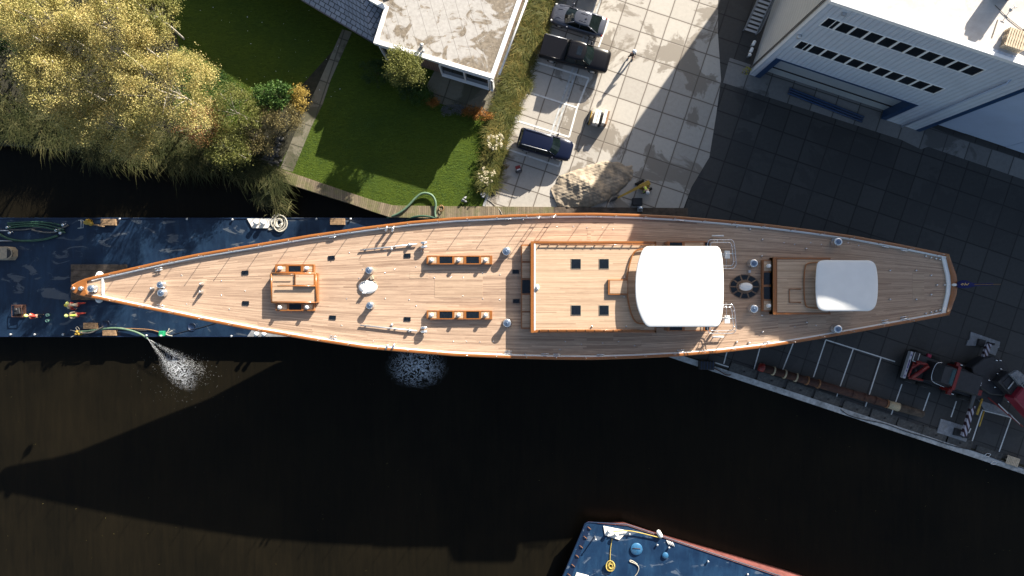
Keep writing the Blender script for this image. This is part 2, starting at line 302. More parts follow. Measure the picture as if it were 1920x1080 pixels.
M['hedgegrass'] = leaf_mat('hedge_grass_blades', [(0.03, 0.042, 0.010), (0.12, 0.13, 0.03), (0.32, 0.235, 0.07)], 0.3)
M['whiteplume'] = leaf_mat('white_plumes', [(0.60, 0.54, 0.38), (0.75, 0.70, 0.55)], 0.2)
M['shrubgreen_dark'] = leaf_mat('undergrowth_leaves', [(0.02, 0.028, 0.008), (0.06, 0.06, 0.02), (0.12, 0.10, 0.04)])
M['bark'] = simple('pale_birch_bark', (0.45, 0.41, 0.36), 0.8, var=0.4, scale=6)
M['stem'] = simple('brown_stem', (0.08, 0.055, 0.035), 0.9)
M['plant_y'] = leaf_mat('yellow_weed', [(0.30, 0.28, 0.03), (0.5, 0.45, 0.08)])
# cars
def car_paint(name, col, metal=0.4):
    n = NT(name); n.set(n.mix(n.noise(2, n.objc(), 4), col, tuple(c*1.25 for c in col)), 0.3, metal); n.b.inputs['Coat Weight'].default_value = 0.12; n.b.inputs['Specular IOR Level'].default_value = 0.25; n.b.inputs['Coat Roughness'].default_value = 0.08; return n.m
M['car_grey'] = car_paint('grey_car_paint', (0.085, 0.092, 0.115)); M['car_black'] = car_paint('black_car_paint', (0.004, 0.004, 0.006), 0.0)
M['car_navy'] = car_paint('navy_car_paint', (0.005, 0.008, 0.024), 0.1); M['car_olive'] = car_paint('olive_car_paint', (0.07, 0.065, 0.04), 0.2)
M['car_glass'] = simple('car_glass', (0.006, 0.011, 0.011), 0.05, var=0.5, scale=1.5)
M['tyre'] = simple('tyre', (0.015, 0.015, 0.015), 0.9); M['lamp'] = simple('lamp_lens', (0.65, 0.65, 0.62), 0.15); M['redlamp'] = simple('red_lens', (0.30, 0.01, 0.01), 0.2)
M['flag'] = simple('navy_flag_cloth', (0.005, 0.012, 0.10), 0.85, var=0.3); M['gold'] = simple('gilt', (0.55, 0.38, 0.16), 0.4, 0.5); M['staff_wood'] = simple('dark_staff_wood', (0.14, 0.08, 0.04), 0.5); M['flag_red'] = simple('red_flag_detail', (0.5, 0.03, 0.03), 0.8)
# foam
def foam_mat(name, sc1, thr, soft, col, stretch=(1, 1, 1)):
    n = NT(name); uv = n.n('ShaderNodeUVMap').outputs[0]; sp = n.n('ShaderNodeSeparateXYZ'); n.l(uv, sp.inputs[0])
    a = n.noise(sc1, n.pos(0, stretch), 7, 0.72, 1.5); bnd = n.math('ABSOLUTE', n.math('SUBTRACT', a, 0.5))
    net = n.math('SUBTRACT', 0.07, n.math('MULTIPLY', bnd, 1.6))
    v = n.math('ADD', n.math('MULTIPLY', net, 7.0), n.math('SUBTRACT', n.math('MULTIPLY', sp.outputs[0], 0.9), thr))
    al = n.ramp(v, 0.0, soft); n.set(col, 0.7); n.l(al, n.b.inputs['Alpha']); return n.m
M['foam'] = foam_mat('water_foam', 1.6, 0.62, 0.6, (0.72, 0.75, 0.80))
M['spray'] = simple('white_water', (0.75, 0.77, 0.80), 0.5, var=0.08)

# ---------------------------------------------------------------- mesh builder
class MB:
    def __init__(s): s.v = []; s.f = []; s.uv = []; s.sm = []; s.mi = []; s.cur = 0
    def add(s, vs, fs, sm=False, uvs=None):
        o = len(s.v); s.v += [tuple(x) for x in vs]
        for k, f in enumerate(fs):
            s.f.append(tuple(i+o for i in f)); s.sm.append(sm); s.mi.append(s.cur)
            s.uv.append([uvs[i] for i in f] if uvs else None)
        return s
    def box(s, c, sz, rz=0.0, taper=1.0):
        x, y, z = sz[0]/2, sz[1]/2, sz[2]/2; cr, sr = math.cos(rz), math.sin(rz); vs = []
        for dz, t in ((-z, 1), (z, taper)):
            for dx, dy in ((-x, -y), (x, -y), (x, y), (-x, y)):
                vs.append((c[0]+(dx*cr-dy*sr)*t, c[1]+(dx*sr+dy*cr)*t, c[2]+dz))
        return s.add(vs, [(3, 2, 1, 0), (4, 5, 6, 7), (0, 1, 5, 4), (1, 2, 6, 5), (2, 3, 7, 6), (3, 0, 4, 7)])
    def rbox(s, c, sz, rz=0.0, b=0.02):        # box with a chamfered top edge
        x, y = sz[0]/2, sz[1]/2; return s.prism([(c[0]+a*math.cos(rz)-d*math.sin(rz), c[1]+a*math.sin(rz)+d*math.cos(rz)) for a, d in ((-x, -y), (x, -y), (x, y), (-x, y))], c[2]-sz[2]/2, c[2]+sz[2]/2, b)
    def prism(s, poly, z0, z1, ch=0.0):
        poly = [(p[0], p[1]) for p in poly]; n = len(poly)
        if sum(poly[i][0]*poly[(i+1) % n][1]-poly[(i+1) % n][0]*poly[i][1] for i in range(n)) < 0: poly = poly[::-1]
        vs = [(x, y, z0) for x, y in poly]+[(x, y, z1-ch) for x, y in poly]; fs = [tuple(range(n))[::-1]]
        fs += [(i, (i+1) % n, n+(i+1) % n, n+i) for i in range(n)]; top = 1
        if ch:
            cx = sum(p[0] for p in poly)/n; cy = sum(p[1] for p in poly)/n
            for i in range(n):
                a = Vector(poly[i-1]); b = Vector(poly[i]); c_ = Vector(poly[(i+1) % n])
                e1 = (b-a).normalized() if (b-a).length > 1e-6 else Vector((1, 0)); e2 = (c_-b).normalized() if (c_-b).length > 1e-6 else e1
                m = Vector((-e1.y-e2.y, e1.x+e2.x)); m = m.normalized() if m.length > 1e-6 else Vector((0, 0))
                vs.append((b.x+m.x*ch, b.y+m.y*ch, z1))
            fs += [(n+i, n+(i+1) % n, 2*n+(i+1) % n, 2*n+i) for i in range(n)]; top = 2
        fs.append(tuple(range(top*n, top*n+n))); uv = [(v[0], v[1]) for v in vs]
        return s.add(vs, fs, uvs=uv)
    def tube(s, pts, r, n=8, closed=False):
        pts = [Vector(p) for p in pts]; k = len(pts); vs = []
        rs = r if isinstance(r, (list, tuple)) else [r]*k
        for i, p in enumerate(pts):
            a = pts[i-1] if (i > 0 or closed) else p; b = pts[(i+1) % k] if (i < k-1 or closed) else p
            d = (b-a).normalized() if (b-a).length > 1e-9 else Vector((0, 0, 1))
            up = Vector((0, 0, 1)) if abs(d.z) < 0.95 else Vector((1, 0, 0)); s1 = d.cross(up).normalized(); s2 = s1.cross(d)
            for j in range(n):
                t = 2*math.pi*j/n; vs.append(p+(s1*math.cos(t)+s2*math.sin(t))*rs[i])
        fs = []
        for i in range(k if closed else k-1):
            i2 = (i+1) % k
            for j in range(n): fs.append((i*n+j, i*n+(j+1) % n, i2*n+(j+1) % n, i2*n+j))
        if not closed: fs += [tuple(range(n))[::-1], tuple(range((k-1)*n, k*n))]
        return s.add(vs, fs, True)
    def lathe(s, c, prof, n=16, sx=1, sy=1):
        vs = []; fs = []
        for r, z in prof:
            for j in range(n): t = 2*math.pi*j/n; vs.append((c[0]+r*sx*math.cos(t), c[1]+r*sy*math.sin(t), c[2]+z))
        for i in range(len(prof)-1):
            for j in range(n): fs.append((i*n+j, i*n+(j+1) % n, (i+1)*n+(j+1) % n, (i+1)*n+j))
        fs += [tuple(range(n))[::-1], tuple(range((len(prof)-1)*n, len(prof)*n))]
        return s.add(vs, fs, True)
    def ball(s, c, r, n=12, sq=(1, 1, 1)):
        prof = [(max(1e-4, math.sin(math.pi*i/8))*r, -math.cos(math.pi*i/8)*r*sq[2]) for i in range(9)]
        return s.lathe(c, prof, n, sq[0], sq[1])
    def loft(s, rings, cap=True, sm=True):
        n = len(rings[0]); vs = [p for r_ in rings for p in r_]; fs = []
        for i in range(len(rings)-1):
            for j in range(n): fs.append((i*n+j, i*n+(j+1) % n, (i+1)*n+(j+1) % n, (i+1)*n+j))
        if cap: fs += [tuple(range(n))[::-1], tuple(range((len(rings)-1)*n, len(rings)*n))]
        return s.add(vs, fs, sm)
    def build(s, name, mats, parent=None, loc=(0, 0, 0), rz=0.0, world=False):
        """world=True: vertices are given in world coordinates; they are moved into the parent's frame"""
        vs = s.v
        if world:
            off = Vector(ORG[parent]) if parent else None
            if off is None:
                a = np.array(vs); off = Vector(((a[:, 0].min()+a[:, 0].max())/2, (a[:, 1].min()+a[:, 1].max())/2, a[:, 2].min())); loc = off
            vs = [(v[0]-off.x, v[1]-off.y, v[2]-off.z) for v in vs]
        me = bpy.data.meshes.new(name); me.from_pydata(vs, [], s.f)
        me.polygons.foreach_set('use_smooth', s.sm)
        mats = mats if isinstance(mats, (list, tuple)) else [mats]
        for m in mats: me.materials.append(M[m] if isinstance(m, str) else m)
        if len(mats) > 1: me.polygons.foreach_set('material_index', s.mi)
        if any(u is not None for u in s.uv):
            ul = me.uv_layers.new(name='UVMap'); flat = []
            for f, u in zip(s.f, s.uv): flat += [c for q in (u or [(0, 0)]*len(f)) for c in q]
            ul.data.foreach_set('uv', flat)
        me.update(); return link(name, me, parent, loc, rz)
ORG = {}
def link(name, me, parent=None, loc=(0, 0, 0), rz=0.0):
    o = bpy.data.objects.new(name, me); C.objects.link(o)
    if parent: o.parent = parent
    o.location = loc; o.rotation_euler = (0, 0, rz)
    ORG[o] = (Vector(ORG[parent]) if parent else Vector((0, 0, 0)))+Vector(loc)
    return o
def thing(name, label, cat, loc=(0, 0, 0), rz=0.0, group=None):
    o = bpy.data.objects.new(name, None); o.empty_display_size = 0.2; C.objects.link(o); o.location = loc; o.rotation_euler = (0, 0, rz)
    ORG[o] = Vector(loc); tag(o, label, cat, group); return o
def tag(o, label, cat, group=None, kind=None):
    if label: o['label'] = label
    if cat: o['category'] = cat
    if group: o['group'] = group
    if kind: o['kind'] = kind
    return o
def struct(o): o['kind'] = 'structure'; return o
def dup(root, loc, rz=None, label=None, group=None, scale=None):
    def cp(o, par):
        c = o.copy(); C.objects.link(c)
        if par: c.parent = par
        for ch in o.children: cp(ch, c)
        return c
    c = cp(root, None); c.location = loc
    if rz is not None: c.rotation_euler = (0, 0, rz)
    if scale: c.scale = (scale,)*3
    if label: c['label'] = label
    if group: c['group'] = group
    return c
def sheet(name, pts, z, mat, **kw):
    b = MB(); b.prism(PP(pts, z), z-0.003, z); return b.build(name, mat, world=True)
def strip(name, left, right, mat, z0, z1, parent=None):
    """plank strip between two polylines of world points; u runs along it"""
    b = MB(); u = 0; vs = []; uvs = []
    for i in range(len(left)):
        if i: u += (Vector(left[i])-Vector(left[i-1])).length
        a, c = left[i], right[i]; wd = (Vector(a)-Vector(c)).length
        for p, q in ((a, 0), (c, wd)):
            vs += [(p[0], p[1], z1), (p[0], p[1], z0)]; uvs += [(u, q)]*2
    fs = []
    for i in range(len(left)-1):
        o = i*4; fs += [(o, o+2, o+6, o+4), (o+1, o, o+4, o+5), (o+2, o+3, o+7, o+6)]
    b.add(vs, fs, uvs=uvs); return b.build(name, mat, parent, world=True)

def resample(pts, step):
    out = []; pts = [Vector(p) for p in pts]
    for a, b in zip(pts, pts[1:]):
        k = max(1, int((b-a).length/step))
        for i in range(k): out.append(a.lerp(b, i/k))
    out.append(pts[-1]); return out
def smooth_path(pts, it=3):
    pts = [Vector(p) for p in pts]
    for _ in range(it):
        q = [pts[0]]
        for a, b in zip(pts, pts[1:]): q += [a.lerp(b, 0.25), a.lerp(b, 0.75)]
        q.append(pts[-1]); pts = q
    return pts

# ---------------------------------------------------------------- ground, water
WZ = -1.45
b = MB(); b.prism([(-300, -300), (300, -300), (300, 300), (-300, 300)], WZ-0.5, WZ); struct(b.build('water', 'water', world=True))
shore = [(-900, 250), (0, 268), (180, 285), (330, 300), (430, 312), (508, 326), (560, 345), (655, 378), (727, 405), (1000, 409), (1000, 588), (1250, 668), (1920, 889), (3200, 1310), (3400, -2500), (-900, -2500)]
b = MB(); b.prism(PP(shore), -3.0, 0.0); struct(b.build('ground', 'soil', world=True))
struct(sheet('lawn', [(330, 60), (360, 200), (400, 262), (530, 200), (655, 60), (520, 318), (655, 362), (732, 386), (860, 388), (910, 388), (925, 300), (960, 170), (1045, -40), (1150, -400), (500, -900), (250, -900)], 0.006, 'lawn'))
yard = [(909, 387), (1000, 400), (1300, 400), (1300, -900), (1250, -900), (1040, -15), (1034, 0)]
struct(sheet('yard_paving', [(908, 389), (1000, 406), (1000, 570), (1330, 677), (1500, 600), (2600, 300), (2900, -1700), (1330, -900), (1036, 0)], 0.006, 'slab_light'))
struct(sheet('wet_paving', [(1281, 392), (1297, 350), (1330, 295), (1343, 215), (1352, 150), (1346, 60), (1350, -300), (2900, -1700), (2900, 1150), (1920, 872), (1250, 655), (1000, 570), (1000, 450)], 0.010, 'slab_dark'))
struct(sheet('service_strip', [(1356, 155), (1368, 108), (1401, 119), (1680, 212), (1775, 250), (2100, 360), (2090, 395), (1740, 275), (1727, 280), (1690, 262)], 0.014, 'slab_mid'))
struct(sheet('path', [(642, 55), (660, 60), (620, 150), (605, 195), (583, 240), (549, 322), (525, 316), (560, 232), (592, 168), (620, 105)], 0.012, 'path'))
struct(sheet('patio', [(815, 132), (900, 155), (930, 170), (945, 200), (925, 222), (893, 216), (845, 200), (812, 190), (800, 160)], 0.012, 'path'))
struct(sheet('side_path', [(926, 160), (990, -60), (1010, -60), (950, 140), (925, 222), (895, 215)], 0.016, 'path'))
# quay wall cap
cap_l = PP([(1160, 638), (1250, 668), (1600, 783.5), (1920, 889), (2600, 1113)]); cap_r = PP([(1163, 628.5), (1253, 658), (1603, 773), (1923, 878), (2603, 1102)])
qw = strip('quay_wall', cap_l, cap_r, 'quay', -3.0, 0.16); tag(qw, 'pale concrete quay wall cap along the water under the stern', 'quay wall')
# joints in the cap: little holes with dark plugs as rough blocks on the landward side
b_ = MB(); b_.box((0, 0, 0.05), (2.3, 0.92, 0.10)); b_.cur = 1; b_.lathe((0.1, 0, 0.10), [(0.10, 0), (0.10, 0.012)], 10)
blk0 = None
for i, (x, y) in enumerate([(1392, 696), (1444, 713), (1498, 731), (1550, 748), (1604, 767), (1656, 783), (1705, 801), (1752, 815), (1797, 829), (1852, 852)]):
    if blk0 is None: o = blk0 = b_.build('kerb_block', ['block', 'black'], None, P(x, y, 0.012), -TH)
    else: o = blk0.copy(); C.objects.link(o); o.location = P(x, y, 0.012)
    tag(o, 'rough grey concrete block laid flat just behind the quay cap', 'concrete block', 'concrete blocks behind the quay edge')
# boardwalk / timber quay edge of the garden
outer = [(508, 333), (560, 351), (655, 381), (700, 397), (731, 407), (800, 409), (910, 409), (1038, 409)]
inner = [(517, 314), (565, 330), (655, 361), (705, 377), (738, 385), (800, 386), (910, 387), (1038, 388)]
bw = strip('boardwalk', PP(outer, 0.12), PP(inner, 0.12), 'boardwalk', -1.6, 0.12); tag(bw, 'mossy timber boardwalk edging the lawn along the water', 'boardwalk')
qe = strip('quay_edge', PP([(1039, 409), (1290, 412)], 0.1), PP([(1039, 388), (1290, 390)], 0.1), 'timber_dark', -1.6, 0.1); tag(qe, 'dark timber quay edge running under the yacht rail beside the sand pile', 'quay edge')
# kerb between the hedge and parking
kl = PP([(905, 386), (950, 262), (1008, 84), (1030, 2), (1060, -100)], 0.1); kr = PP([(909, 387), (954, 263), (1012, 85), (1034, 3), (1064, -99)], 0.1)
kb = strip('kerb', kl, kr, 'quay', 0.0, 0.12); tag(kb, 'thin pale kerb between the ornamental grasses and the parking bays', 'kerb')
# painted lines
def lines(name, segs, wd=0.11, z=0.0205):
    b = MB()
    for i, (a, c) in enumerate(segs):
        p, q = P(*a), P(*c); d = (q-p); b.box(((p.x+q.x)/2, (p.y+q.y)/2, z-0.0015+0.0022*(i % 2)), (d.length, wd, 0.003), math.atan2(d.y, d.x))
    return struct(b.build(name, 'paint', world=True))
lines('parking_lines', [((1035, 4), (1142, 37.5)), ((1141, 37.5), (1120, 95)), ((1019, 60), (1120, 95)), ((1001, 115), (1104, 147)), ((1104, 147), (1082, 202)), ((982, 170), (1082, 202)), ((1082, 202), (1067, 257)), ((965, 225), (1067, 257)), ((946, 278), (1048, 312)), ((1048, 312), (1054, 297))], 0.15)
lines('quay_markings', [((1548, 637), (1678, 678)), ((1487, 644), (1466, 697)), ((1548, 638), (1525, 707)), ((1600, 653), (1568, 745)), ((1652, 670), (1622, 764)), ((1691, 720), (1670, 780)), ((1743, 736), (1731, 770)), ((1793, 752), (1783, 782)), ((1426, 648), (1412, 698)), ((1364, 655), (1357, 682)), ((1841, 771), (1821, 832)), ((1896, 782), (1873, 847)), ((1841, 769), (1897, 783)), ((1341, 680), (1366, 688)), ((1820, 803), (1816, 812))], 0.10)
# slot drain: two pale channel stones with a dark slot
dl = MB()
for off, wd in ((-0.17, 0.16), (0.17, 0.16)):
    a = P(1122, 0)+U*off; c = P(1035, 256)+U*off; d = c-a; a = a-d*0.3
    d = c-a; dl.box(((a.x+c.x)/2, (a.y+c.y)/2, 0.013), (d.length, wd, 0.012), math.atan2(d.y, d.x))
o = dl.build('slot_drain', 'quay', world=True); tag(o, 'double pale channel of a slot drain crossing the parking bays', 'drain')
# ---------------------------------------------------------------- barge under the bow
BZ = -0.45
barge = thing('work_barge', 'dark blue flat steel work barge lying under the yacht bow', 'barge', P(200, 520, WZ))
b = MB(); b.prism(PP([(-400, 408), (1000, 408), (1000, 632), (-400, 632)], BZ), -2.2, BZ, 0.05); b.build('deck', 'barge_blue', barge, world=True)
b = MB()
for y in (409.5, 630.5):
    p, q = P(-400, y, BZ), P(1000, y, BZ); b.box(((p.x+q.x)/2, p.y, BZ+0.03), (q.x-p.x, 0.07, 0.06))
b.build('edge_rail', 'navy', barge, world=True)
def bollard_cap(c, r, par, name='bollard', mat='steel'):
    m = MB(); m.lathe(c, [(r*0.7, 0), (r*0.7, r*1.4), (r, r*1.5), (r*0.95, r*1.9), (r*0.3, r*2.0)], 12); m.build(name, mat, par, world=True)
for x, y in ((22, 627), (67, 627), (120, 627), (276, 629), (435, 630), (226, 411), (352, 411), (437, 412), (594, 411), (658, 411)): bollard_cap(P(x, y, BZ), 0.10, barge, 'bollard')
b = MB(); b.prism(PP([(464, 410), (516, 410), (503, 428), (474, 428)], BZ), BZ, BZ+0.12, 0.01)
pl = b.build('mooring_plate', 'white_wood', barge, world=True)
for x in (482, 495): 
    m = MB(); m.lathe(P(x, 418, BZ+0.12), [(0.17, 0), (0.17, 0.3), (0.22, 0.36), (0.2, 0.45)], 14); m.build('bollard', 'white', pl, world=True)
b = MB(); b.prism(PP([(474, 617), (530, 617), (542, 631), (464, 631)], BZ), BZ, BZ+0.12, 0.01)
pl = b.build('mooring_plate', 'steelpad', barge, world=True)
for x in (483, 497): 
    m = MB(); m.lathe(P(x, 626, BZ+0.12), [(0.15, 0), (0.15, 0.3), (0.2, 0.36), (0.18, 0.45)], 14); m.build('bollard', 'white', pl, world=True)
m = MB(); m.lathe(P(198, 608, BZ), [(0.38, 0), (0.38, 0.05), (0.33, 0.05), (0.32, 0.02)], 20); m.build('hatch', 'navy', barge, world=True)
m = MB(); m.lathe(P(360, 613, BZ), [(0.36, 0), (0.36, 0.05), (0.33, 0.05), (0.32, 0.02)], 20); m.build('hatch', 'navy', barge, world=True)
def tub(name, pts, r, mat, label, cat, z=None, sm=True, n=7, group=None):
    pp = [P(*q) if len(q) == 3 else P(q[0], q[1], z) for q in pts]
    if sm: pp = smooth_path(pp, 3)
    b = MB(); b.tube(pp, r, n); o = b.build(name, mat, world=True); return tag(o, label, cat, group)
HZ = BZ+0.08
# hoses at the far left
hs = [([(14, 419), (40, 417), (75, 416), (100, 419), (117, 423)], 'hose_g', 'straight green suction hose, topmost of the bundle on the barge'),
      ([(15, 423), (45, 420), (80, 420), (105, 426), (120, 431)], 'hose_g', 'green suction hose just below the topmost one of the bundle'),
      ([(13, 428), (40, 424), (75, 424), (100, 430), (122, 436)], 'hose_g', 'green suction hose in the middle of the bundle at the barge edge'),
      ([(17, 431), (50, 431), (72, 425), (95, 429), (110, 433)], 'hose_k', 'grey suction hose crossing the green ones in the bundle'),
      ([(60, 431), (80, 436), (105, 436), (118, 427), (128, 422)], 'hose_k', 'grey suction hose looping below the bundle towards its couplings'),
      ([(-5, 436), (6, 444), (25, 451), (55, 452), (85, 449), (108, 442)], 'hose_g', 'thick dark green hose curving apart below the bundle')]
for i, (p, m, l) in enumerate(hs): tub('hose', p, 0.075 if i < 5 else 0.10, m, l, 'hose', HZ+0.05*(i % 3))
tub('pipe', [(-10, 432.5), (16, 432.5)], 0.05, 'steel', 'short pale pipe poking in at the left edge above the curved hose', 'pipe', HZ, False)
tub('pipe', [(-10, 451.5), (23, 451.5)], 0.05, 'steel', 'short pale pipe poking in at the left edge beneath the curved hose', 'pipe', HZ, False)
for x, y, l in ((119, 422, 'upper right end of the hose bundle'), (106, 432, 'grey hose end inside the bundle'), (114, 437, 'lower right end of the hose bundle'), (19, 437, 'left side beside the short pale pipe'), (15, 427, 'left end of the green hoses')):
    m = MB(); m.lathe(P(x, y, HZ), [(0.09, 0), (0.13, 0.04), (0.13, 0.12), (0.08, 0.16)], 10); m.tube([P(x, y, HZ+0.08), P(x+5, y-3, HZ+0.06)], 0.03, 6)
    tag(m.build('hose_coupling', 'chrome', world=True), 'shiny hose coupling at the '+l, 'coupling')
# tan buoy-like covered machine at the left edge
t = thing('covered_machine', 'tan canvas covered machine with a dark open front at the left edge', 'machine', P(5, 475, BZ))
m = MB(); m.prism(PP([(-25, 462), (12, 462), (17, 468), (17, 480), (12, 487), (-25, 487)], 0.6), BZ, 0.55, 0.12); m.build('cover', 'tan', t, world=True)
m = MB(); m.prism(PP([(12, 466), (17, 469), (19, 475), (17, 481), (12, 484)], 0.6), 0.2, 0.57, 0.03); m.build('opening', 'black', t, world=True)
m = MB(); m.tube(smooth_path(PP([(13, 463), (20, 467), (23, 475), (20, 482), (13, 486)], 0.5)), 0.06, 6); m.build('front_bar', 'tan', t, world=True)
# wooden blocks
def wood(px, py, wx, wy, h, z, label, mat='timber', rz=0.0, cat='wooden block'):
    b = MB(); c = P(px, py, z); s_ = (H-z)/F; k = max(1, round(wy*s_/0.14))
    for i in range(k):
        d = (i-(k-1)/2)*wy*s_/k; b.rbox((c.x-d*math.sin(rz), c.y+d*math.cos(rz), z+h/2), (wx*s_, wy*s_/k-0.012, h), rz, 0.012)
    return tag(b.build('wooden_block', mat, world=True), label, cat)
wood(206, 417, 27, 12, 0.3, BZ, 'orange brown wooden block beside the yellow wheelbarrow at the barge edge')
wood(634, 416, 27, 12, 0.3, BZ, 'clean tan wooden block on the barge edge between plate and yacht rail')
wood(172, 610.5, 25, 11, 0.28, BZ, 'wooden block above the green discharge hose near the red workers')
wood(208, 624, 25, 10, 0.28, BZ, 'wooden block below the arched discharge hose at the barge edge')
b = MB(); 
for i in range(6):
    p, q = P(133, 497+i*11.2, BZ+0.2), P(236, 497+i*11.2, BZ+0.2); b.rbox(((p.x+q.x)/2, p.y-0.2, BZ+0.11), (q.x-p.x+0.1*random.random(), 0.50, 0.22), 0, 0.02)
tag(b.build('timber_mat', 'timber_dark', world=True), 'dark stained timber mat lying under the very bow of the yacht', 'timber mat')
# yellow wheelbarrow-like cart
t = thing('hand_pump', 'yellow bodied hand pump with a pale pipe frame on the barge', 'pump', P(170, 420, BZ))
m = MB(); c = P(168, 418, BZ); m.ball((c.x, c.y, BZ+0.35), 0.26, 10, (1.3, 0.8, 0.8)); m.ball((c.x+0.35, c.y-0.1, BZ+0.4), 0.2, 10); m.lathe((c.x+0.1, c.y+0.15, BZ), [(0.16, 0), (0.16, 0.55), (0.1, 0.62)], 10); m.build('housing', 'yellow', t, world=True)
m = MB(); m.tube(PP([(147, 413), (156, 413), (156, 427), (146, 428)], BZ+0.4), 0.03, 6); m.tube(PP([(152, 412), (152, 428)], BZ+0.4), 0.03, 6); m.tube(PP([(158, 419), (162, 419)], BZ+0.4), 0.05, 6)
for x, y in ((147, 413), (146, 428)): m.tube([P(x, y, BZ+0.4), P(x, y, BZ)], 0.03, 6)
m.build('frame', 'steel', t, world=True)
m = MB(); m.tube(PP([(175, 421), (196, 425)], BZ+0.25), 0.07, 8); m.build('spout', 'timber', t, world=True)
# rope coil on the barge
def coil(name, px, py, z, r, mat, label, turns=7, th=0.035, tail=None, fl=1.15):
    pts = []; c = P(px, py, z); ph = random.random()*6
    for i in range(turns*22):
        a = i/22*2*math.pi; rr = r*(0.66+0.34*math.sin(a*0.37+ph)); pts.append((c.x+rr*math.cos(a)+r*0.16*math.sin(a*0.21), c.y+rr*math.sin(a)*fl+r*0.12*math.cos(a*0.29), z+th+0.02*(i/22)))
    b = MB()
    if tail: pts += smooth_path([pts[-1]]+[P(x, y, z+th) for x, y in tail], 2)
    b.tube(pts, th, 5); return tag(b.build(name, mat, world=True), label, 'rope')
coil('rope_coil', 524, 419, BZ, 0.62, 'rope_w', 'loose coil of thick pale rope beside the white mooring plate', 7, 0.055, [(515, 428), (505, 432), (503, 429), (512, 427)])
# pump junction with green hose throwing water
tub('hose', [(148, 622), (165, 621), (190, 617), (215, 614.5), (240, 618), (262, 625), (277, 635, HZ-0.1)], 0.09, 'hose_pale', 'pale green discharge hose arching to the barge edge and spouting water', 'hose', BZ+0.25)
tub('hose', [(150, 624), (170, 625), (185, 617), (193, 613)], 0.06, 'hose_k', 'short grey hose ending in a black mouth beside the wooden block', 'hose', BZ+0.35)
tub('cable', [(215, 616), (250, 616), (285, 618), (304, 625)], 0.035, 'orange_hose', 'thin orange cable running to the green connection box', 'cable', BZ+0.08)
tub('cable', [(225, 614), (265, 620), (290, 619), (305, 628)], 0.03, 'hose_k', 'thin dark cable beneath the orange one at the green box', 'cable', BZ+0.05)
tub('cable', [(322, 628), (350, 620), (385, 612), (420, 600)], 0.02, 'black', 'thin black cable trailing from the green box under the yacht', 'cable', BZ+0.03)
t = thing('connection_box', 'green connection box with white front and splayed pale leads', 'box', P(306, 625, BZ))
m = MB(); c = P(306, 625, BZ); m.rbox((c.x, c.y, BZ+0.2), (0.40, 0.42, 0.4), 0, 0.03); m.build('casing', 'green_box', t, world=True)
m = MB(); m.box((c.x+0.02, c.y-0.16, BZ+0.402), (0.2, 0.12, 0.02)); m.build('label_plate', 'white', t, world=True)
m = MB()
for p in ([(311, 625), (316, 620), (317, 616)], [(311, 626), (319, 622), (323, 620)], [(311, 627), (317, 629), (323, 630)]): m.tube(smooth_path(PP(p, BZ+0.2), 2), 0.035, 6)
m.build('lead', 'rope_w', t, world=True)
t = thing('submersible_pump', 'orange brass hose manifold with looped leads at the barge edge', 'manifold', P(151, 624, BZ))
m = MB()
for x, y, r in ((148, 622, 0.14), (152, 626, 0.13), (157, 624, 0.12), (146, 626, 0.1)): m.lathe(P(x, y, BZ), [(r, 0), (r, 0.3), (r*0.6, 0.38)], 10)
m.build('manifold_body', 'yellow', t, world=True)
m = MB()
for p in ([(145, 623), (138, 620), (132, 619)], [(146, 620), (141, 615), (146, 612), (149, 618)], [(146, 627), (140, 629), (133, 632)]): m.tube(smooth_path(PP(p, BZ+0.15), 2), 0.025, 6)
m.build('lead', 'rope_w', t, world=True)
for x, y, l in ((92, 590.5, 'teal bucket standing behind the lone worker, upper one'), (91.5, 601, 'teal bucket behind the lone worker, lower one')):
    t = thing('bucket', l, 'bucket', P(x, y, BZ)); m = MB(); m.lathe((0, 0, 0), [(0.10, 0), (0.13, 0.28), (0.115, 0.28), (0.10, 0.05)], 14); m.build('pail', 'teal', t)
    m = MB(); m.tube([(0.13*math.cos(a), 0.13*math.sin(a)*0.3, 0.28+0.05*math.sin(a)) for a in [i*math.pi/8 for i in range(9)]], 0.01, 5); m.build('handle', 'steel', t)
t = thing('engine_unit', 'brown open framed engine unit near the lower left of the barge', 'engine', P(39, 583, BZ))
m = MB(); c = P(39, 583, BZ); m.box((c.x, c.y, BZ+0.06), (0.95, 1.1, 0.12)); 
for dx, dy in ((-.42, -.5), (.42, -.5), (.42, .5), (-.42, .5)): m.tube([(c.x+dx, c.y+dy, BZ), (c.x+dx, c.y+dy, BZ+0.5)], 0.03, 6)
m.tube([(c.x+a, c.y+d, BZ+0.5) for a, d in ((-.42, -.5), (.42, -.5), (.42, .5), (-.42, .5))], 0.035, 6, True); m.build('frame', 'rust', t, world=True)
m = MB(); m.rbox((c.x, c.y, BZ+0.3), (0.5, 0.55, 0.4), 0.2, 0.05); m.lathe((c.x-0.1, c.y+0.1, BZ+0.4), [(0.17, 0), (0.15, 0.12)], 12); m.build('motor', 'crane_dark', t, world=True)

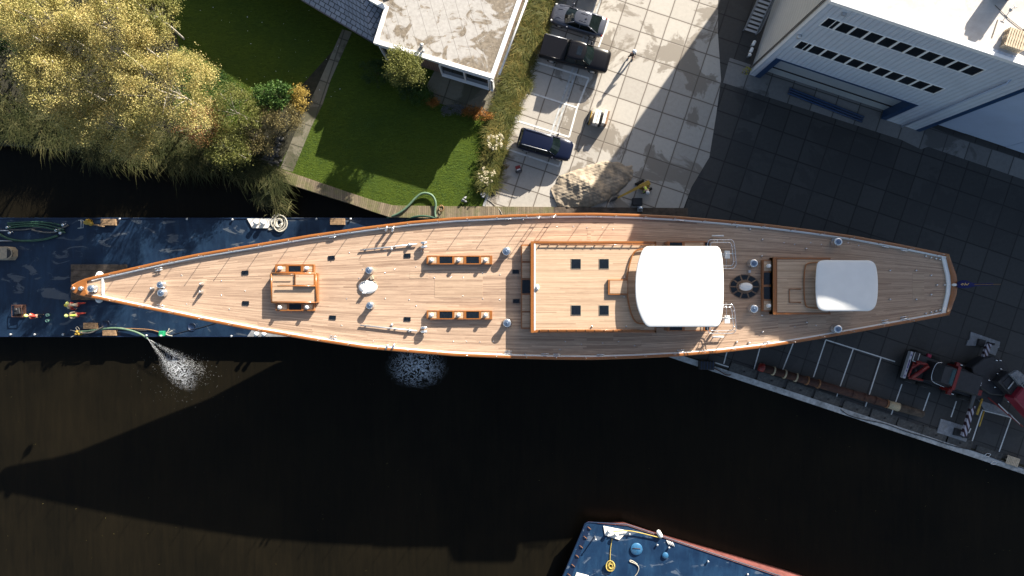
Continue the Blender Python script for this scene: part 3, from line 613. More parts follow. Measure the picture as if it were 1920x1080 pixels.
# ---------------------------------------------------------------- the second barge, lower edge
t = thing('red_blue_barge', 'blue decked barge with red side lying at the lower edge', 'barge', P(1250, 1060, WZ))
Z2 = 0.25
b = MB(); top = PP([(1099, 981), (1103, 979), (1175, 984), (1478, 1086), (1700, 1160), (1600, 1500), (960, 1300)], Z2)
b.prism(top, Z2-0.04, Z2); b.build('deck', 'barge_blue_bright', t, world=True)
b = MB(); bot = PP([(1097, 985), (1104, 982), (1168, 980), (1230, 996), (1480, 1073), (1700, 1140), (1600, 1500), (960, 1300)], WZ)
pt = [Vector((p.x, p.y, Z2-0.04)) for p in PP([(1097, 982), (1103, 978), (1176, 983), (1479, 1084), (1702, 1159), (1600, 1500), (958, 1300)], Z2)]
bt = [Vector((p.x, p.y, WZ-0.3)) for p in PP([(1099, 985), (1108, 982), (1166, 979), (1480, 1070), (1700, 1135), (1600, 1500), (962, 1300)], WZ)]
b.loft([bt, pt], sm=False); b.build('side', 'barge_red', t, world=True)
b = MB(); rim = PP([(957, 1310), (1094, 989), (1097, 982), (1103, 979), (1175, 983), (1478, 1085), (1702, 1160)], Z2); b.tube(rim, 0.05, 6); b.build('rim', 'navy', t, world=True)
b = MB(); rim = PP([(1120, 981), (1176, 985), (1478, 1087), (1702, 1162)], Z2+0.04); b.tube(rim, 0.022, 5); b.build('red_rim', 'barge_red', t, world=True)
b = MB(); b.prism(PP([(1108, 988), (1095, 1020), (1080, 1060), (1050, 1130), (1044, 1128), (1097, 990), (1103, 984)], Z2), Z2, Z2+0.02); b.build('sunken_margin', 'navy', t, world=True)
b = MB(); b.prism(PP([(1131, 986), (1177, 995), (1161, 1012), (1134, 1003)], Z2), Z2, Z2+0.08, 0.01); pl = b.build('mooring_plate', 'white_wood', t, world=True)
for x, y in ((1142, 995), (1155, 1001)):
    m = MB(); m.lathe(P(x, y, Z2+0.08), [(0.13, 0), (0.13, 0.22), (0.17, 0.26), (0.15, 0.33)], 12); m.build('bollard', 'white', pl, world=True)
def lid(x, y, r, h=0.1):
    m = MB(); m.lathe(P(x, y, Z2), [(r, 0), (r, h), (r*0.92, h+0.03), (0.01, h+0.035)], 24); return m.build('hatch_lid', 'bluelid', t, world=True)
l1 = lid(1193, 1029, 0.52); m = MB(); m.tube(PP([(1186, 1028), (1201, 1029)], Z2+0.15), 0.025, 6); m.build('handle', 'rust', l1, world=True)
lid(1247, 1041, 0.27)
for x, y in ((1180, 1001), (1232, 1021), (1254, 1026), (1327, 1052), (1401, 1076)): bollard_cap(P(x, y, Z2), 0.09, t, 'bollard')
for i in range(6):
    m = MB(); x, y = 1105-i*7.6, 988+i*17.5; m.tube([P(x-3, y, Z2+0.05), P(x, y+2, Z2+0.12), P(x+3, y+5, Z2+0.05)], 0.03, 6); m.build('eye', 'rust_ring', t, world=True)
m = MB(); m.lathe(P(1115, 1006, Z2), [(0.07, 0), (0.05, 0.7), (0.08, 0.72), (0.08, 0.78)], 10); m.build('short_post', 'steel', t, world=True)
m = MB(); m.prism(PP([(1081, 1073), (1104, 1079), (1095, 1110), (1070, 1100)], Z2), Z2, Z2+0.06); m.build('mooring_plate', 'white_wood', t, world=True)
for i in range(4):
    m = MB(); x = 1250+i*3.4; m.tube([P(x, 1013+i*1.2, Z2+0.05), P(x+4, 1021+i*1.2, Z2+0.05)], 0.035, 6); m.build('draught_mark', 'white', t, world=True)
coil('rope_coil', 1144, 1060, Z2+0.01, 0.36, 'rope_y', 'round coil of yellow rope on the blue barge deck', 8, 0.035, None, 1.25)
tub('rope', [(1148, 1010), (1145, 1025), (1144, 1040), (1144, 1052)], 0.035, 'rope_y', 'yellow rope leading from the white mooring plate to the coil', 'rope', Z2+0.05)
tub('rope', [(1187, 1085), (1197, 1072), (1198, 1062), (1190, 1056), (1180, 1053), (1181, 1050), (1187, 1052), (1195, 1058)], 0.035, 'rope_w', 'pale looped rope end lying on the blue barge deck', 'rope', Z2+0.05)
tub('rope', [(1150, 997, 0.6), (1176, 994, 0.5), (1205, 1000, 0.45), (1240, 1009, 0.4)], 0.04, 'rope_y', 'yellow mooring rope stretched to the white fender over the barge side', 'rope')
m = MB(); a, c = P(1233, 995, 0.35), P(1240, 1007, 0.35); d = (c-a)/6
m.tube([a-d*0.2, a, a+d, a+d*3, a+d*5, c, c+d*0.2], [0.05, 0.15, 0.19, 0.2, 0.19, 0.15, 0.05], 12); tag(m.build('fender', 'white', world=True), 'white cylindrical fender hanging over the red side of the barge', 'fender')

# ---------------------------------------------------------------- the yacht
ZD = 6.6; ZR = 6.86
yacht = thing('sailing_yacht', 'very long sailing yacht without masts, teak deck, varnished cap rail and white hardtops', 'yacht', P(960, 538, 0))
UP = [(131, 539), (134, 534.5), (145, 528), (160, 522), (190, 514.5), (250, 501), (310, 487.5), (370, 475.5), (480, 457), (580, 440), (685, 425), (770, 414.5), (850, 407.5), (960, 402), (1040, 399.5), (1110, 399), (1190, 401), (1270, 405), (1350, 411.5), (1440, 420), (1520, 430), (1600, 441.5), (1690, 458), (1780, 476.5)]
LO = [(131, 543), (134, 548), (145, 553), (160, 557), (190, 562.5), (250, 575), (310, 587), (370, 599.5), (480, 621), (580, 638), (685, 654), (770, 661.5), (850, 668), (960, 672.5), (1040, 674.5), (1110, 675), (1190, 672.5), (1270, 668.5), (1350, 662), (1440, 651.5), (1520, 638.5), (1600, 624.5), (1690, 608), (1780, 591)]
def inset(pts, other, d):      # move towards the other side by d pixels
    out = []
    for i, (p, q) in enumerate(zip(pts, other)):
        a = pts[max(0, i-1)]; c = pts[min(len(pts)-1, i+1)]; tx, ty = c[0]-a[0], c[1]-a[1]; L = math.hypot(tx, ty); nx, ny = -ty/L, tx/L
        if (q[1]-p[1])*ny < 0: nx, ny = -nx, -ny
        out.append((p[0]+nx*d, p[1]+ny*d))
    return out
def dens(pts, st=8.0):
    return [(v.x, v.y) for v in resample([Vector((a, b_, 0)) for a, b_ in pts], st)]
def at(pts, x):
    for a, c in zip(pts, pts[1:]):
        if a[0] <= x <= c[0]: return a[1]+(c[1]-a[1])*(x-a[0])/(c[0]-a[0]+1e-9)
    return pts[0][1] if x < pts[0][0] else pts[-1][1]
# hull: stations from the rail down to the keel line
KX = [(-700, 6.9), (-640, 6.4), (-560, 5.7), (-450, 4.45), (-320, 3.1), (-290, 1.7), (-200, 1.3), (0, 1.1), (300, 1.2), (600, 2.2), (760, 3.6), (840, 4.4)]
rings = []
xs = [131.2, 133, 138, 150, 170, 200, 240, 290, 350, 430, 520, 620, 740, 860, 980, 1100, 1220, 1340, 1460, 1560, 1660, 1740, 1781]
for x in xs:
    yt, yl = at(UP, x), at(LO, x); yc = (yt+yl)/2; a = P(x, yt, ZR-0.1); c = P(x, yl, ZR-0.1); hw = (a.y-c.y)/2; cy = (a.y+c.y)/2
    X = a.x; kx = X/(H-ZR)*F*0.88; zk = min(6.1, np.interp(kx, [k[0] for k in KX], [k[1] for k in KX])); zt = ZR-0.1
    prof = [(1.0, zt), (0.985, zt-(zt-zk)*0.25), (0.93, zt-(zt-zk)*0.5), (0.78, zt-(zt-zk)*0.75), (0.45, zt-(zt-zk)*0.94), (0.0, zk)]
    ring = [Vector((X, cy+hw*k*0.992, z)) for k, z in [(0.965, ZD-0.12), (0.97, zt)]+prof]+[Vector((X, cy-hw*k*0.992, z)) for k, z in prof[-2::-1]+[(0.97, zt), (0.965, ZD-0.12)]]
    rings.append(ring)
b = MB(); b.loft(rings, True, True); b.build('hull', 'hull', yacht, world=True)
# keel fin
b = MB(); a, c = P(700, 536, 1.5), P(980, 536, 1.5); b.box(((a.x+c.x)/2, a.y, 0.5), (c.x-a.x, 0.9, 2.0)); b.build('keel', 'hull', yacht, world=True)
# cap rail (two long bands and the transom) with varnish
def band(name, o_, i_, z0, z1, mat, ch=0.0, parent=yacht):
    b = MB(); vs = []; L = PP(o_, z1); Rr = PP(i_, z1); uvs = []
    for p, q in zip(L, Rr):
        m_ = (p+q)/2; vs += [Vector((p.x, p.y, z0)), Vector((p.x, p.y, z1-ch)), p.lerp(m_, 0.25 if ch else 0.01), q.lerp(m_, 0.25 if ch else 0.01), Vector((q.x, q.y, z1-ch)), Vector((q.x, q.y, z0))]
        for k, j in enumerate((0, 1, 2, 3, 4, 5)): uvs.append((p.x, k*0.1))
    fs = []
    for i in range(len(L)-1):
        for j in range(6): fs.append((i*6+j, i*6+(j+1) % 6, (i+1)*6+(j+1) % 6, (i+1)*6+j))
    fs += [(0, 1, 2, 3, 4, 5), tuple((len(L)-1)*6+j for j in range(5, -1, -1))]
    b.add(vs, fs, True, uvs); return b.build(name, mat, parent, world=True)
U0 = dens(UP); L0 = []
for x, y in U0: L0.append((x, at(LO, x)))
L0 = dens(LO)
def ins(pts, d, sgn):
    out = []
    for i, p in enumerate(pts):
        a = pts[max(0, i-1)]; c = pts[min(len(pts)-1, i+1)]; tx, ty = c[0]-a[0], c[1]-a[1]; L = math.hypot(tx, ty)
        out.append((p[0]-ty/L*d*sgn, p[1]+tx/L*d*sgn))
    return out
band('cap_rail', U0[1:], ins(U0, 5.6, 1)[1:], ZR-0.14, ZR, 'varnish', 0.02)
band('cap_rail', L0[1:], ins(L0, 5.6, -1)[1:], ZR-0.14, ZR, 'varnish', 0.02)
iu, il = ins(U0, 5.0, 1), ins(L0, 5.0, -1); iu = [p for p in iu if p[0] > 170]; il = [p for p in il if p[0] > 170]
band('bulwark', iu, ins(iu, 2.2, 1), ZD-0.02, ZR-0.04, 'white'); band('bulwark', il, ins(il, 1.6, -1), ZD-0.02, ZR-0.04, 'white')
gu, gl = ins(U0, 7.2, 1), ins(L0, 6.6, -1); gu = [p for p in gu if p[0] > 188]; gl = [p for p in gl if p[0] > 188]
band('waterway', gu, ins(gu, 2.0, 1), ZD-0.02, ZD+0.035, 'white'); band('waterway', gl, ins(gl, 1.8, -1), ZD-0.02, ZD+0.035, 'white')
# transom
tr = [(1780, 476), (1787, 497), (1794, 516), (1796.5, 534), (1794, 552), (1787, 572), (1780, 591.5)]; ti = [(1774, 478), (1779, 500), (1783, 517), (1784.5, 534), (1783, 551), (1779, 569), (1774, 590)]
tj = [(1766, 480), (1771, 500), (1775, 517), (1776.5, 534), (1775, 551), (1771, 569), (1766, 587)]
band('transom_cap', tr, ti, ZR-0.3, ZR+0.01, 'varnish', 0.02); band('transom_gutter', ti, tj, ZD-0.02, ZR-0.08, 'white', 0.0)
b = MB(); b.loft([[Vector((p.x, p.y, ZR-0.15)) for p in PP(tr, ZR)], [Vector((p.x-1.5, p.y*0.8, 4.6)) for p in PP(tr, ZR)]], False, False); b.build('transom', 'hull', yacht, world=True)
# bow piece
bo = [(x, y) for x, y in UP[:5]]+[(188, 516)]; bo2 = [(x, y) for x, y in LO[:5]]+[(188, 561.5)]
b = MB(); b.prism(PP([(132, 540), (136, 535), (146, 529), (163, 523), (160, 541), (163, 556), (146, 551), (136, 547)], ZR), ZD, ZR+0.005, 0.015); b.build('bow_cap', 'varnish', yacht, world=True)
b = MB(); b.prism(PP([(163, 526.5), (190, 520.5), (190, 557.5), (163, 552.5), (160, 540)], ZD+0.13), ZD-0.05, ZD+0.13); b.build('bow_platform', 'teak_roof', yacht, world=True)
b = MB(); b.prism(PP([(190.5, 519), (193, 519), (193, 560), (190.5, 560)], ZD+0.2), ZD, ZD+0.2); b.build('bow_coaming', 'white', yacht, world=True)
# deck planks, swept towards the bow
b = MB(); xs = list(np.linspace(186, 1776, 260)); NR = 14; vs = []; uvs = []
for x in xs:
    yt, yl = at(UP, x)+7.5, at(LO, x)-7; p, q = P(x, yt, ZD), P(x, yl, ZD); hw = (p.y-q.y)/2; cy = (p.y+q.y)/2
    for j in range(NR+1):
        k = 1-2*j/NR; y = cy+hw*k; vs.append((p.x, y, ZD+0.05*(1-k*k)*0)); uvs.append((p.x, (y-cy)*(5.35/max(hw, 0.35))**0.85))
fs = [(i*(NR+1)+j, i*(NR+1)+j+1, (i+1)*(NR+1)+j+1, (i+1)*(NR+1)+j) for i in range(len(xs)-1) for j in range(NR)]
b.add(vs, fs, uvs=uvs)
x = 1776; p = P(1776, 534, ZD); b.add([P(1776, at(UP, 1776)+9, ZD), P(1776, at(LO, 1776)-9, ZD), P(1779, 560, ZD), P(1781, 534, ZD), P(1779, 508, ZD)], [(0, 1, 2, 3, 4)], uvs=[(0, 0)]*5)
b.build('deck', 'teak', yacht, world=True)

def dpart(name, mb, mat, par=yacht): return mb.build(name, mat, par, world=True)
def proto(mb, name, mats):     # mesh data reused for repeated parts
    o = mb.build(name, mats); me = o.data; bpy.data.objects.remove(o); return me
def place(name, me, px, py, z, par=yacht, rz=0.0, sub=None, shift=None):
    w_ = P(px, py, z); base = ORG[par]; o = link(name, me, par, w_-base, rz)
    for n2, m2 in (sub or []): link(n2, m2, o, (0, 0, 0))
    return o
# winches
m = MB(); m.lathe((0, 0, 0), [(0.30, 0), (0.30, 0.10), (0.22, 0.18), (0.20, 0.35), (0.27, 0.47), (0.265, 0.54), (0.10, 0.57)], 20); w_body = proto(m, 'winch', 'chrome')
m = MB(); m.lathe((0, 0, 0.575), [(0.17, -0.005), (0.17, 0.005), (0.15, 0.012)], 16); m.lathe((0, 0, 0.60), [(0.045, 0), (0.045, 0.01)], 8); w_top = proto(m, 'socket', 'rail_steelblue')
m = MB(); m.lathe((0, 0, 0.50), [(0.265, 0.0), (0.27, 0.03), (0.24, 0.06), (0.17, 0.07)], 20); w_cap = proto(m, 'top', 'chrome')
def winch(x, y, s=1.0, z=ZD):
    o = place('winch', w_body, x, y, z, sub=[('socket', w_top), ('top', w_cap)]); o.scale = (s, s, s); return o
for x, y, s in ((306, 534, 0.95), (308, 549, 1.0), (694, 507, 1.0), (695.5, 572.5, 1.0), (949.5, 472, 1.15), (951, 605, 1.15), (1408.5, 494, 1.15), (1409, 578.5, 1.15), (1565, 454, 1.15), (1564.5, 616, 1.15), (178, 541, 1.0)): winch(x, y, s, ZD+0.13 if x < 190 else ZD)
# small deck domes, vents, pop-up cleats
m = MB(); m.lathe((0, 0, 0), [(0.09, 0), (0.09, 0.05), (0.06, 0.10), (0.055, 0.14), (0.02, 0.16)], 12); dome = proto(m, 'deck_fitting', 'chrome')
for x, y in ((380, 532), (379, 547), (288, 541), (1429, 449), (1428, 480), (1428, 591), (1429, 622), (1511, 466), (1512, 604), (1735, 480.5), (1745, 483), (1754, 485), (1761, 486.5), (1735, 587), (1745, 585), (1754, 583), (1761, 581), (1668, 507), (1717, 507), (1745, 516), (1745, 552), (1717, 561), (1668, 561), (1381, 425), (1406, 430), (1381, 641), (1404, 642), (981, 412), (985, 664), (1756, 534), (1770, 534)):
    o = place('deck_fitting', dome, x, y, ZD); k = 1.6 if x < 400 else 1.0; o.scale = (k, k, k*2 if x < 400 else 1)
# flush deck hatches
m = MB(); m.box((0, 0, 0.03), (0.50, 0.30, 0.06)); hat = proto(m, 'flush_hatch', 'glass_dark')
for x, y, r in ((460, 511, 0.05), (461, 568, -0.05), (622, 483, 0.08), (624, 595, -0.06), (764, 479, 0.02), (764, 598, -0.04), (967, 509.5, 0), (968, 564.5, 0)): place('flush_hatch', hat, x, y, ZD, rz=r)
m = MB(); m.lathe((0, 0, 0), [(0.045, 0), (0.045, 0.02), (0.02, 0.03)], 8); dot = proto(m, 'deck_plug', 'chrome')
for x, y in [(655, 474), (673, 522), (680, 505), (722, 470), (780, 500), (780, 574), (845, 520), (868, 520), (868, 555), (814, 521), (767, 562), (650, 560), (640, 610), (790, 470), (740, 505), (722, 512), (722, 560), (700, 640), (905, 512), (905, 560), (937, 515), (937, 562), (340, 516), (415, 527), (415, 554), (350, 570), (430, 580), (460, 545), (1045, 425), (1075, 425), (1100, 427), (1130, 427), (1150, 430), (1060, 640), (1090, 645), (1130, 643), (1160, 640), (1190, 648), (1050, 655), (1470, 455), (1490, 458), (1520, 455), (1540, 458), (1590, 455), (1610, 460), (1490, 612), (1530, 610), (880, 420), (850, 640), (875, 640), (900, 641), (925, 640)]: place('deck_plug', dot, x, y, ZD)
b = None
for x0, y0, x1, y1 in ((1514, 594, 1549, 616), (1574, 593, 1595, 609), (1459, 597, 1480, 617), (1711, 510, 1733, 560), (1100, 624, 1150, 640), (1159, 636, 1190, 648), (815, 518, 905, 558), (1101, 424, 1108, 449), (768, 511, 803, 522), (1575, 458, 1596, 470)):
    m = MB(); m.prism(PP([(x0, y0), (x1, y0), (x1, y1), (x0, y1)], ZD), ZD, ZD+0.012, 0.004); dpart('flush_panel', m, 'teak_roof' if x0 < 700 else 'teak_panel')
# rail cleats
m = MB(); m.tube([(-0.30, 0, 0.14), (-0.1, 0, 0.16), (0.1, 0, 0.16), (0.30, 0, 0.14)], [0.03, 0.045, 0.045, 0.03], 8); m.lathe((-0.1, 0, 0), [(0.05, 0), (0.04, 0.14)], 8); m.lathe((0.1, 0, 0), [(0.05, 0), (0.04, 0.14)], 8)
m.tube([(-0.30, 0.16, 0.12), (0.30, 0.16, 0.12)], 0.03, 8); m.lathe((-0.15, 0.16, 0), [(0.05, 0), (0.04, 0.12)], 8); m.lathe((0.15, 0.16, 0), [(0.05, 0), (0.04, 0.12)], 8); clt = proto(m, 'cleat', 'chrome')
for x, y, r in ((299, 507, 0.19), (302, 576, -0.19), (624, 445, 0.15), (625, 634, -0.15), (1123, 407, 0), (1126, 668, 0), (1276, 414, -0.05), (1276, 660, 0.05), (1436, 427, -0.1), (1438, 645, 0.15), (1659, 463, -0.18), (1694, 470, -0.18), (1659, 604, 0.18), (1694, 597.5, 0.18), (1022, 667, 0), (1044, 667.5, 0), (953, 411, 0), (953, 662, 0)): place('cleat', clt, x, y, ZD+0.03, rz=r)
m = MB(); m.box((0, 0, 0.3), (0.34, 0.10, 0.55)); m.tube([(-0.2, 0, 0.6), (0.2, 0, 0.6)], 0.08, 8); fl = proto(m, 'fairlead', 'chrome')
for x, y, r in ((727, 430, 0.1), (739, 431, 0.1), (728, 649, -0.1), (740, 648, -0.1)): place('fairlead', fl, x, y, ZD, rz=r+1.2)
# stanchions along the rail
m = MB(); m.lathe((0, 0, 0), [(0.035, 0), (0.021, 0.05), (0.021, 0.80), (0.03, 0.81), (0.03, 0.85), (0.01, 0.87)], 8); stn = proto(m, 'stanchion', 'chrome')
for i in range(29):
    x = 217+i*55
    place('stanchion', stn, x, at(UP, x)+6.5, ZR-0.03); 
    if i < 28: place('stanchion', stn, x, at(LO, x)-5.5, ZR-0.03)
# boarding gates
for x in (1009, 1036):
    m = MB(); y = at(UP, x)+9; a = P(x, y, ZD); 
    for dx in (-0.16, 0.16): m.tube([(a.x+dx, a.y, ZD), (a.x+dx, a.y, ZD+1.5)], 0.022, 6)
    for h in (0.35, 0.85, 1.48): m.tube([(a.x-0.16, a.y, ZD+h), (a.x+0.16, a.y, ZD+h)], 0.02, 6)
    dpart('boarding_gate', m, 'chrome')
# long poles stowed on deck
for y0, y1, s in ((469, 457.5, 1), (609.5, 620.5, -1)):
    m = MB(); m.tube([P(675, y0, ZD+0.12), P(782, y1, ZD+0.15)], 0.055, 8)
    for f in (0.1, 0.62, 0.9): a = P(675+107*f, y0+(y1-y0)*f, ZD); m.lathe(a, [(0.08, 0), (0.05, 0.12)], 8)
    a = P(768, y0+(y1-y0)*0.88, ZD); m.lathe(a, [(0.13, 0), (0.12, 0.26), (0.06, 0.3)], 10); a = P(735, (467 if s > 0 else 609), ZD); m.lathe(a, [(0.10, 0), (0.10, 0.2), (0.05, 0.24)], 10)
    dpart('stowed_pole', m, 'steel')
    for dy in (0, 8):
        m = MB(); a = P(795, (455 if s > 0 else 614)+dy, ZD+0.3); m.ball(a, 0.15, 10, (2.0, 0.8, 1.2)); m.lathe((a.x, a.y, ZD), [(0.06, 0), (0.06, 0.2)], 8); dpart('turning_block', m, 'chrome')
# generic deck box: varnished frame with inner panels
def deckbox(name, x0, y0, x1, y1, z1, rim=3.5, panels=(), z0=ZD, top='teak_roof', par=yacht):
    root = MB(); root.prism(PP([(x0, y0), (x1, y0), (x1, y1), (x0, y1)], z1), z0, z1-0.03); o = root.build(name, 'varnish', par, world=True)
    m = MB(); 
    xs_ = [x0]+[v for p in panels for v in (p[0], p[2])]+[x1]
    for (a, c) in zip(xs_[::2], xs_[1::2]) if panels else ():
        m.prism(PP([(a, y0), (c, y0), (c, y1), (a, y1)], z1), z1-0.03, z1+0.02, 0.01)
    for p in panels:
        for (ya, yb) in ((y0, p[1]), (p[3], y1)): m.prism(PP([(p[0], ya), (p[2], ya), (p[2], yb), (p[0], yb)], z1), z1-0.03, z1+0.02)
    if panels: m.build('rim', 'varnish', o, world=True)
    for p in panels:
        m = MB(); m.prism(PP([(p[0]+.2, p[1]+.2), (p[2]-.2, p[1]+.2), (p[2]-.2, p[3]-.2), (p[0]+.2, p[3]-.2)], z1), z1-0.03, z1-0.005); m.build('pane' if p[4] == 'glass_dark' else 'lid', p[4], o, world=True)
    return o
m = MB(); m.lathe((0, 0, 0), [(0.15, 0), (0.15, 0.05), (0.11, 0.10), (0.13, 0.20), (0.15, 0.24), (0.12, 0.29), (0.03, 0.31)], 14); vent = proto(m, 'vent', 'white')
def vents(o, pts, z):
    for x, y in pts: w_ = P(x, y, z); link('vent', vent, o, w_-ORG[o])
for y, zz in ((487.5, 0), (590.5, 0)):
    s_ = 9.2; o = deckbox('deck_locker', 800, y-s_+1, 923, y+s_-1, ZD+0.30, panels=[(803, y-6.3, 819, y+6.3, 'teak_roof'), (824, y-6.3, 848, y+6.3, 'glass_dark'), (852, y-6.3, 869, y+6.3, 'teak_roof'), (874, y-6.3, 898, y+6.3, 'glass_dark'), (902, y-6.3, 918, y+6.3, 'teak_roof')])
    vents(o, ((809.5, y), (860, y), (910.5, y)), ZD+0.30)
o = deckbox('skylight_box', 516, 495.5, 589, 511.5, ZD+0.35, panels=[(519, 498.5, 536, 509.5, 'teak_roof'), (541, 498.5, 564, 509.5, 'glass_dark'), (569, 498.5, 586, 509.5, 'teak_roof')]); vents(o, ((526, 503), (576, 503)), ZD+0.35)
o = deckbox('skylight_box', 517, 567, 589, 583, ZD+0.35, panels=[(519, 570, 538, 581, 'teak_roof'), (542, 570, 565, 581, 'glass_dark'), (569, 570, 586, 581, 'teak_roof')]); vents(o, ((526, 576), (577, 576)), ZD+0.35)
# foredeck companion house
b = MB(); b.prism(PP([(508, 512), (595, 512), (595, 567.5), (508, 567.5)], ZD+0.55), ZD, ZD+0.50); fh = dpart('foredeck_house', b, 'varnish')
b = MB(); b.prism(PP([(510.5, 514), (551.5, 514), (551.5, 536), (510.5, 536)], ZD+0.55), ZD+0.49, ZD+0.53); b.build('roof_panel', 'teak_roof', fh, world=True)
b = MB(); b.prism(PP([(510.5, 537), (590, 537), (590, 565), (510.5, 565)], ZD+0.55), ZD+0.49, ZD+0.53); b.build('roof_panel', 'teak_roof', fh, world=True)
b = MB(); b.prism(PP([(552.5, 513), (591, 513), (591, 537.5), (552.5, 537.5)], ZD+0.66), ZD+0.45, ZD+0.67, 0.02); sh = b.build('sliding_hatch', 'varnish', fh, world=True)
b = MB(); b.prism(PP([(554.5, 515), (588, 515), (588, 534), (554.5, 534)], ZD+0.66), ZD+0.66, ZD+0.685); b.build('hatch_lid', 'teak_roof', sh, world=True)
b = MB()
for p, q in (((508.5, 512.5), (594.5, 512.5)), ((508.5, 567), (594.5, 567)), ((508.8, 512.5), (508.8, 567)), ((592.5, 512.5), (592.5, 567))): b.tube([P(*p, ZD+0.55), P(*q, ZD+0.55)], 0.06, 6)
b.build('roof_rim', 'varnish', fh, world=True)
b = MB(); b.tube([P(519.5, 514.5, ZD+0.80), P(552, 514.5, ZD+0.80)], 0.025, 6); b.tube([P(519.5, 536.3, ZD+0.72), P(590, 536.3, ZD+0.72)], 0.05, 6); b.build('grab_rail', 'varnish', fh, world=True)
# mast collar with white cover
b = MB(); b.lathe(P(690, 538, ZD), [(0.72, 0), (0.72, 0.08), (0.64, 0.15), (0.45, 0.19), (0.1, 0.20)], 28, 1.0, 0.72); mc = dpart('mast_cover', b, 'white')
b = MB()
for p, q in (((679, 528), (676, 533)), ((682, 527), (680, 532)), ((686, 527), (684, 532))): b.tube([P(*p, ZD+0.20), P(*q, ZD+0.20)], 0.035, 6)
for x in (682, 686): b.lathe(P(x, 549.5, ZD), [(0.08, 0), (0.08, 0.35), (0.04, 0.38)], 8)
b.build('pad_eye', 'chrome', mc, world=True)
b = MB(); b.rbox(P(697, 521, ZD+0.12), (0.25, 0.28, 0.24), 0.4, 0.02); b.tube([P(699, 528, ZD+0.1), P(706, 530, ZD+0.15)], 0.05, 6); dpart('deck_box', b, 'tan')
# main deckhouse
ZH = ZD+1.22
b = MB(); b.prism(PP([(996, 453), (1230, 453), (1230, 623.5), (996, 623.5)], ZH), ZD, ZH-0.02); dh = dpart('deckhouse', b, 'varnish')
b = MB(); b.prism(PP([(1003.5, 457), (1227, 457), (1227, 618.5), (1003.5, 618.5)], ZH), ZH-0.02, ZH+0.02); b.build('roof', 'teak_roof', dh, world=True)
for y in (454.6, 621.4):
    b = MB(); b.prism(PP([(998, y-2.2), (1230, y-2.2), (1230, y+2.2), (998, y+2.2)], ZH), ZH-0.1, ZH+0.06, 0.015); b.build('roof_rim', 'varnish', dh, world=True)
b = MB(); b.prism(PP([(995, 452.5), (1000.5, 452.5), (1000.5, 624), (995, 624)], ZH), ZD, ZH+0.07, 0.02); b.build('front_rim', 'varnish', dh, world=True)
b = MB(); b.prism(PP([(1001.2, 453.5), (1003.8, 453.5), (1003.8, 623), (1001.2, 623)], ZH), ZH, ZH+0.05, 0.01); b.build('white_trim', 'white', dh, world=True)
b = MB(); b.prism(PP([(1227, 453), (1230.5, 453), (1230.5, 623.5), (1227, 623.5)], ZH), ZH-0.1, ZH+0.06, 0.01); b.build('roof_rim', 'varnish', dh, world=True)
for y, x1 in ((459.3, 1225), (618.8, 1200)):
    b = MB(); b.tube([P(1012, y, ZH+0.14), P(x1, y, ZH+0.14)], 0.032, 6)
    for i in range(13):
        x = 1012+i*17.3
        if x < x1+1: a = P(x, y, ZH); b.tube([(a.x, a.y, ZH), (a.x, a.y, ZH+0.19)], 0.045, 6)
    b.build('grab_rail', 'varnish', dh, world=True)
for x in (1080, 1132.5):
    for y in (494.5, 581.5):
        b = MB(); b.prism(PP([(x-9.6, y-9.6), (x+9.6, y-9.6), (x+9.6, y+9.6), (x-9.6, y+9.6)], ZH), ZH+0.02, ZH+0.05, 0.01); k = b.build('skylight', 'tan', dh, world=True)
        b = MB(); b.prism(PP([(x-8.6, y-8.6), (x+8.6, y-8.6), (x+8.6, y+8.6), (x-8.6, y+8.6)], ZH), ZH+0.05, ZH+0.06); b.build('pane', 'glass_dark', k, world=True)
b = MB(); b.prism(PP([(1140, 524), (1176, 524), (1176, 553), (1140, 553)], ZH+0.2), ZH, ZH+0.22, 0.02); k = b.build('sliding_hatch', 'varnish', dh, world=True)
b = MB(); b.prism(PP([(1143.5, 526), (1176, 526), (1176, 550), (1143.5, 550)], ZH+0.2), ZH+0.22, ZH+0.235); b.build('hatch_lid', 'teak_roof', k, world=True)
b = MB(); b.tube(smooth_path(PP([(1212, 467), (1196, 468), (1187, 474), (1181, 492), (1176, 515), (1175, 540), (1177, 560), (1182, 585), (1189, 601), (1197, 607), (1212, 607.5)], ZH+0.16)), 0.06, 6); b.build('cockpit_coaming', 'varnish', dh, world=True)
b = MB(); b.lathe(P(1007.5, 539, ZH), [(0.2, 0), (0.2, 0.05), (0.14, 0.16), (0.05, 0.2)], 14, 0.7, 1.2); b.build('horn', 'white', dh, world=True)
for x, y in ((1171, 520), (1170, 556), (1110, 463.5), (1110, 612), (1174, 611.5)): b = MB(); b.lathe(P(x, y, ZH+0.02), [(0.06, 0), (0.06, 0.05), (0.03, 0.1)], 8); b.build('roof_fitting', 'chrome', dh, world=True)
# front steps
zf = ZD+0.5
o = deckbox('front_locker', 977, 458.5, 996, 616.5, zf, panels=())
for y0_, y1_, mt in ((461, 489, 'teak_roof'), (493, 521, 'teak_roof'), (525, 549.5, 'glass_dark'), (553, 583, 'teak_roof'), (586, 614, 'teak_roof')):
    m = MB(); m.prism(PP([(979, y0_), (993.5, y0_), (993.5, y1_), (979, y1_)], zf), zf-0.03, zf+0.012, 0.008); m.build('pane' if mt == 'glass_dark' else 'lid', mt, o, world=True)
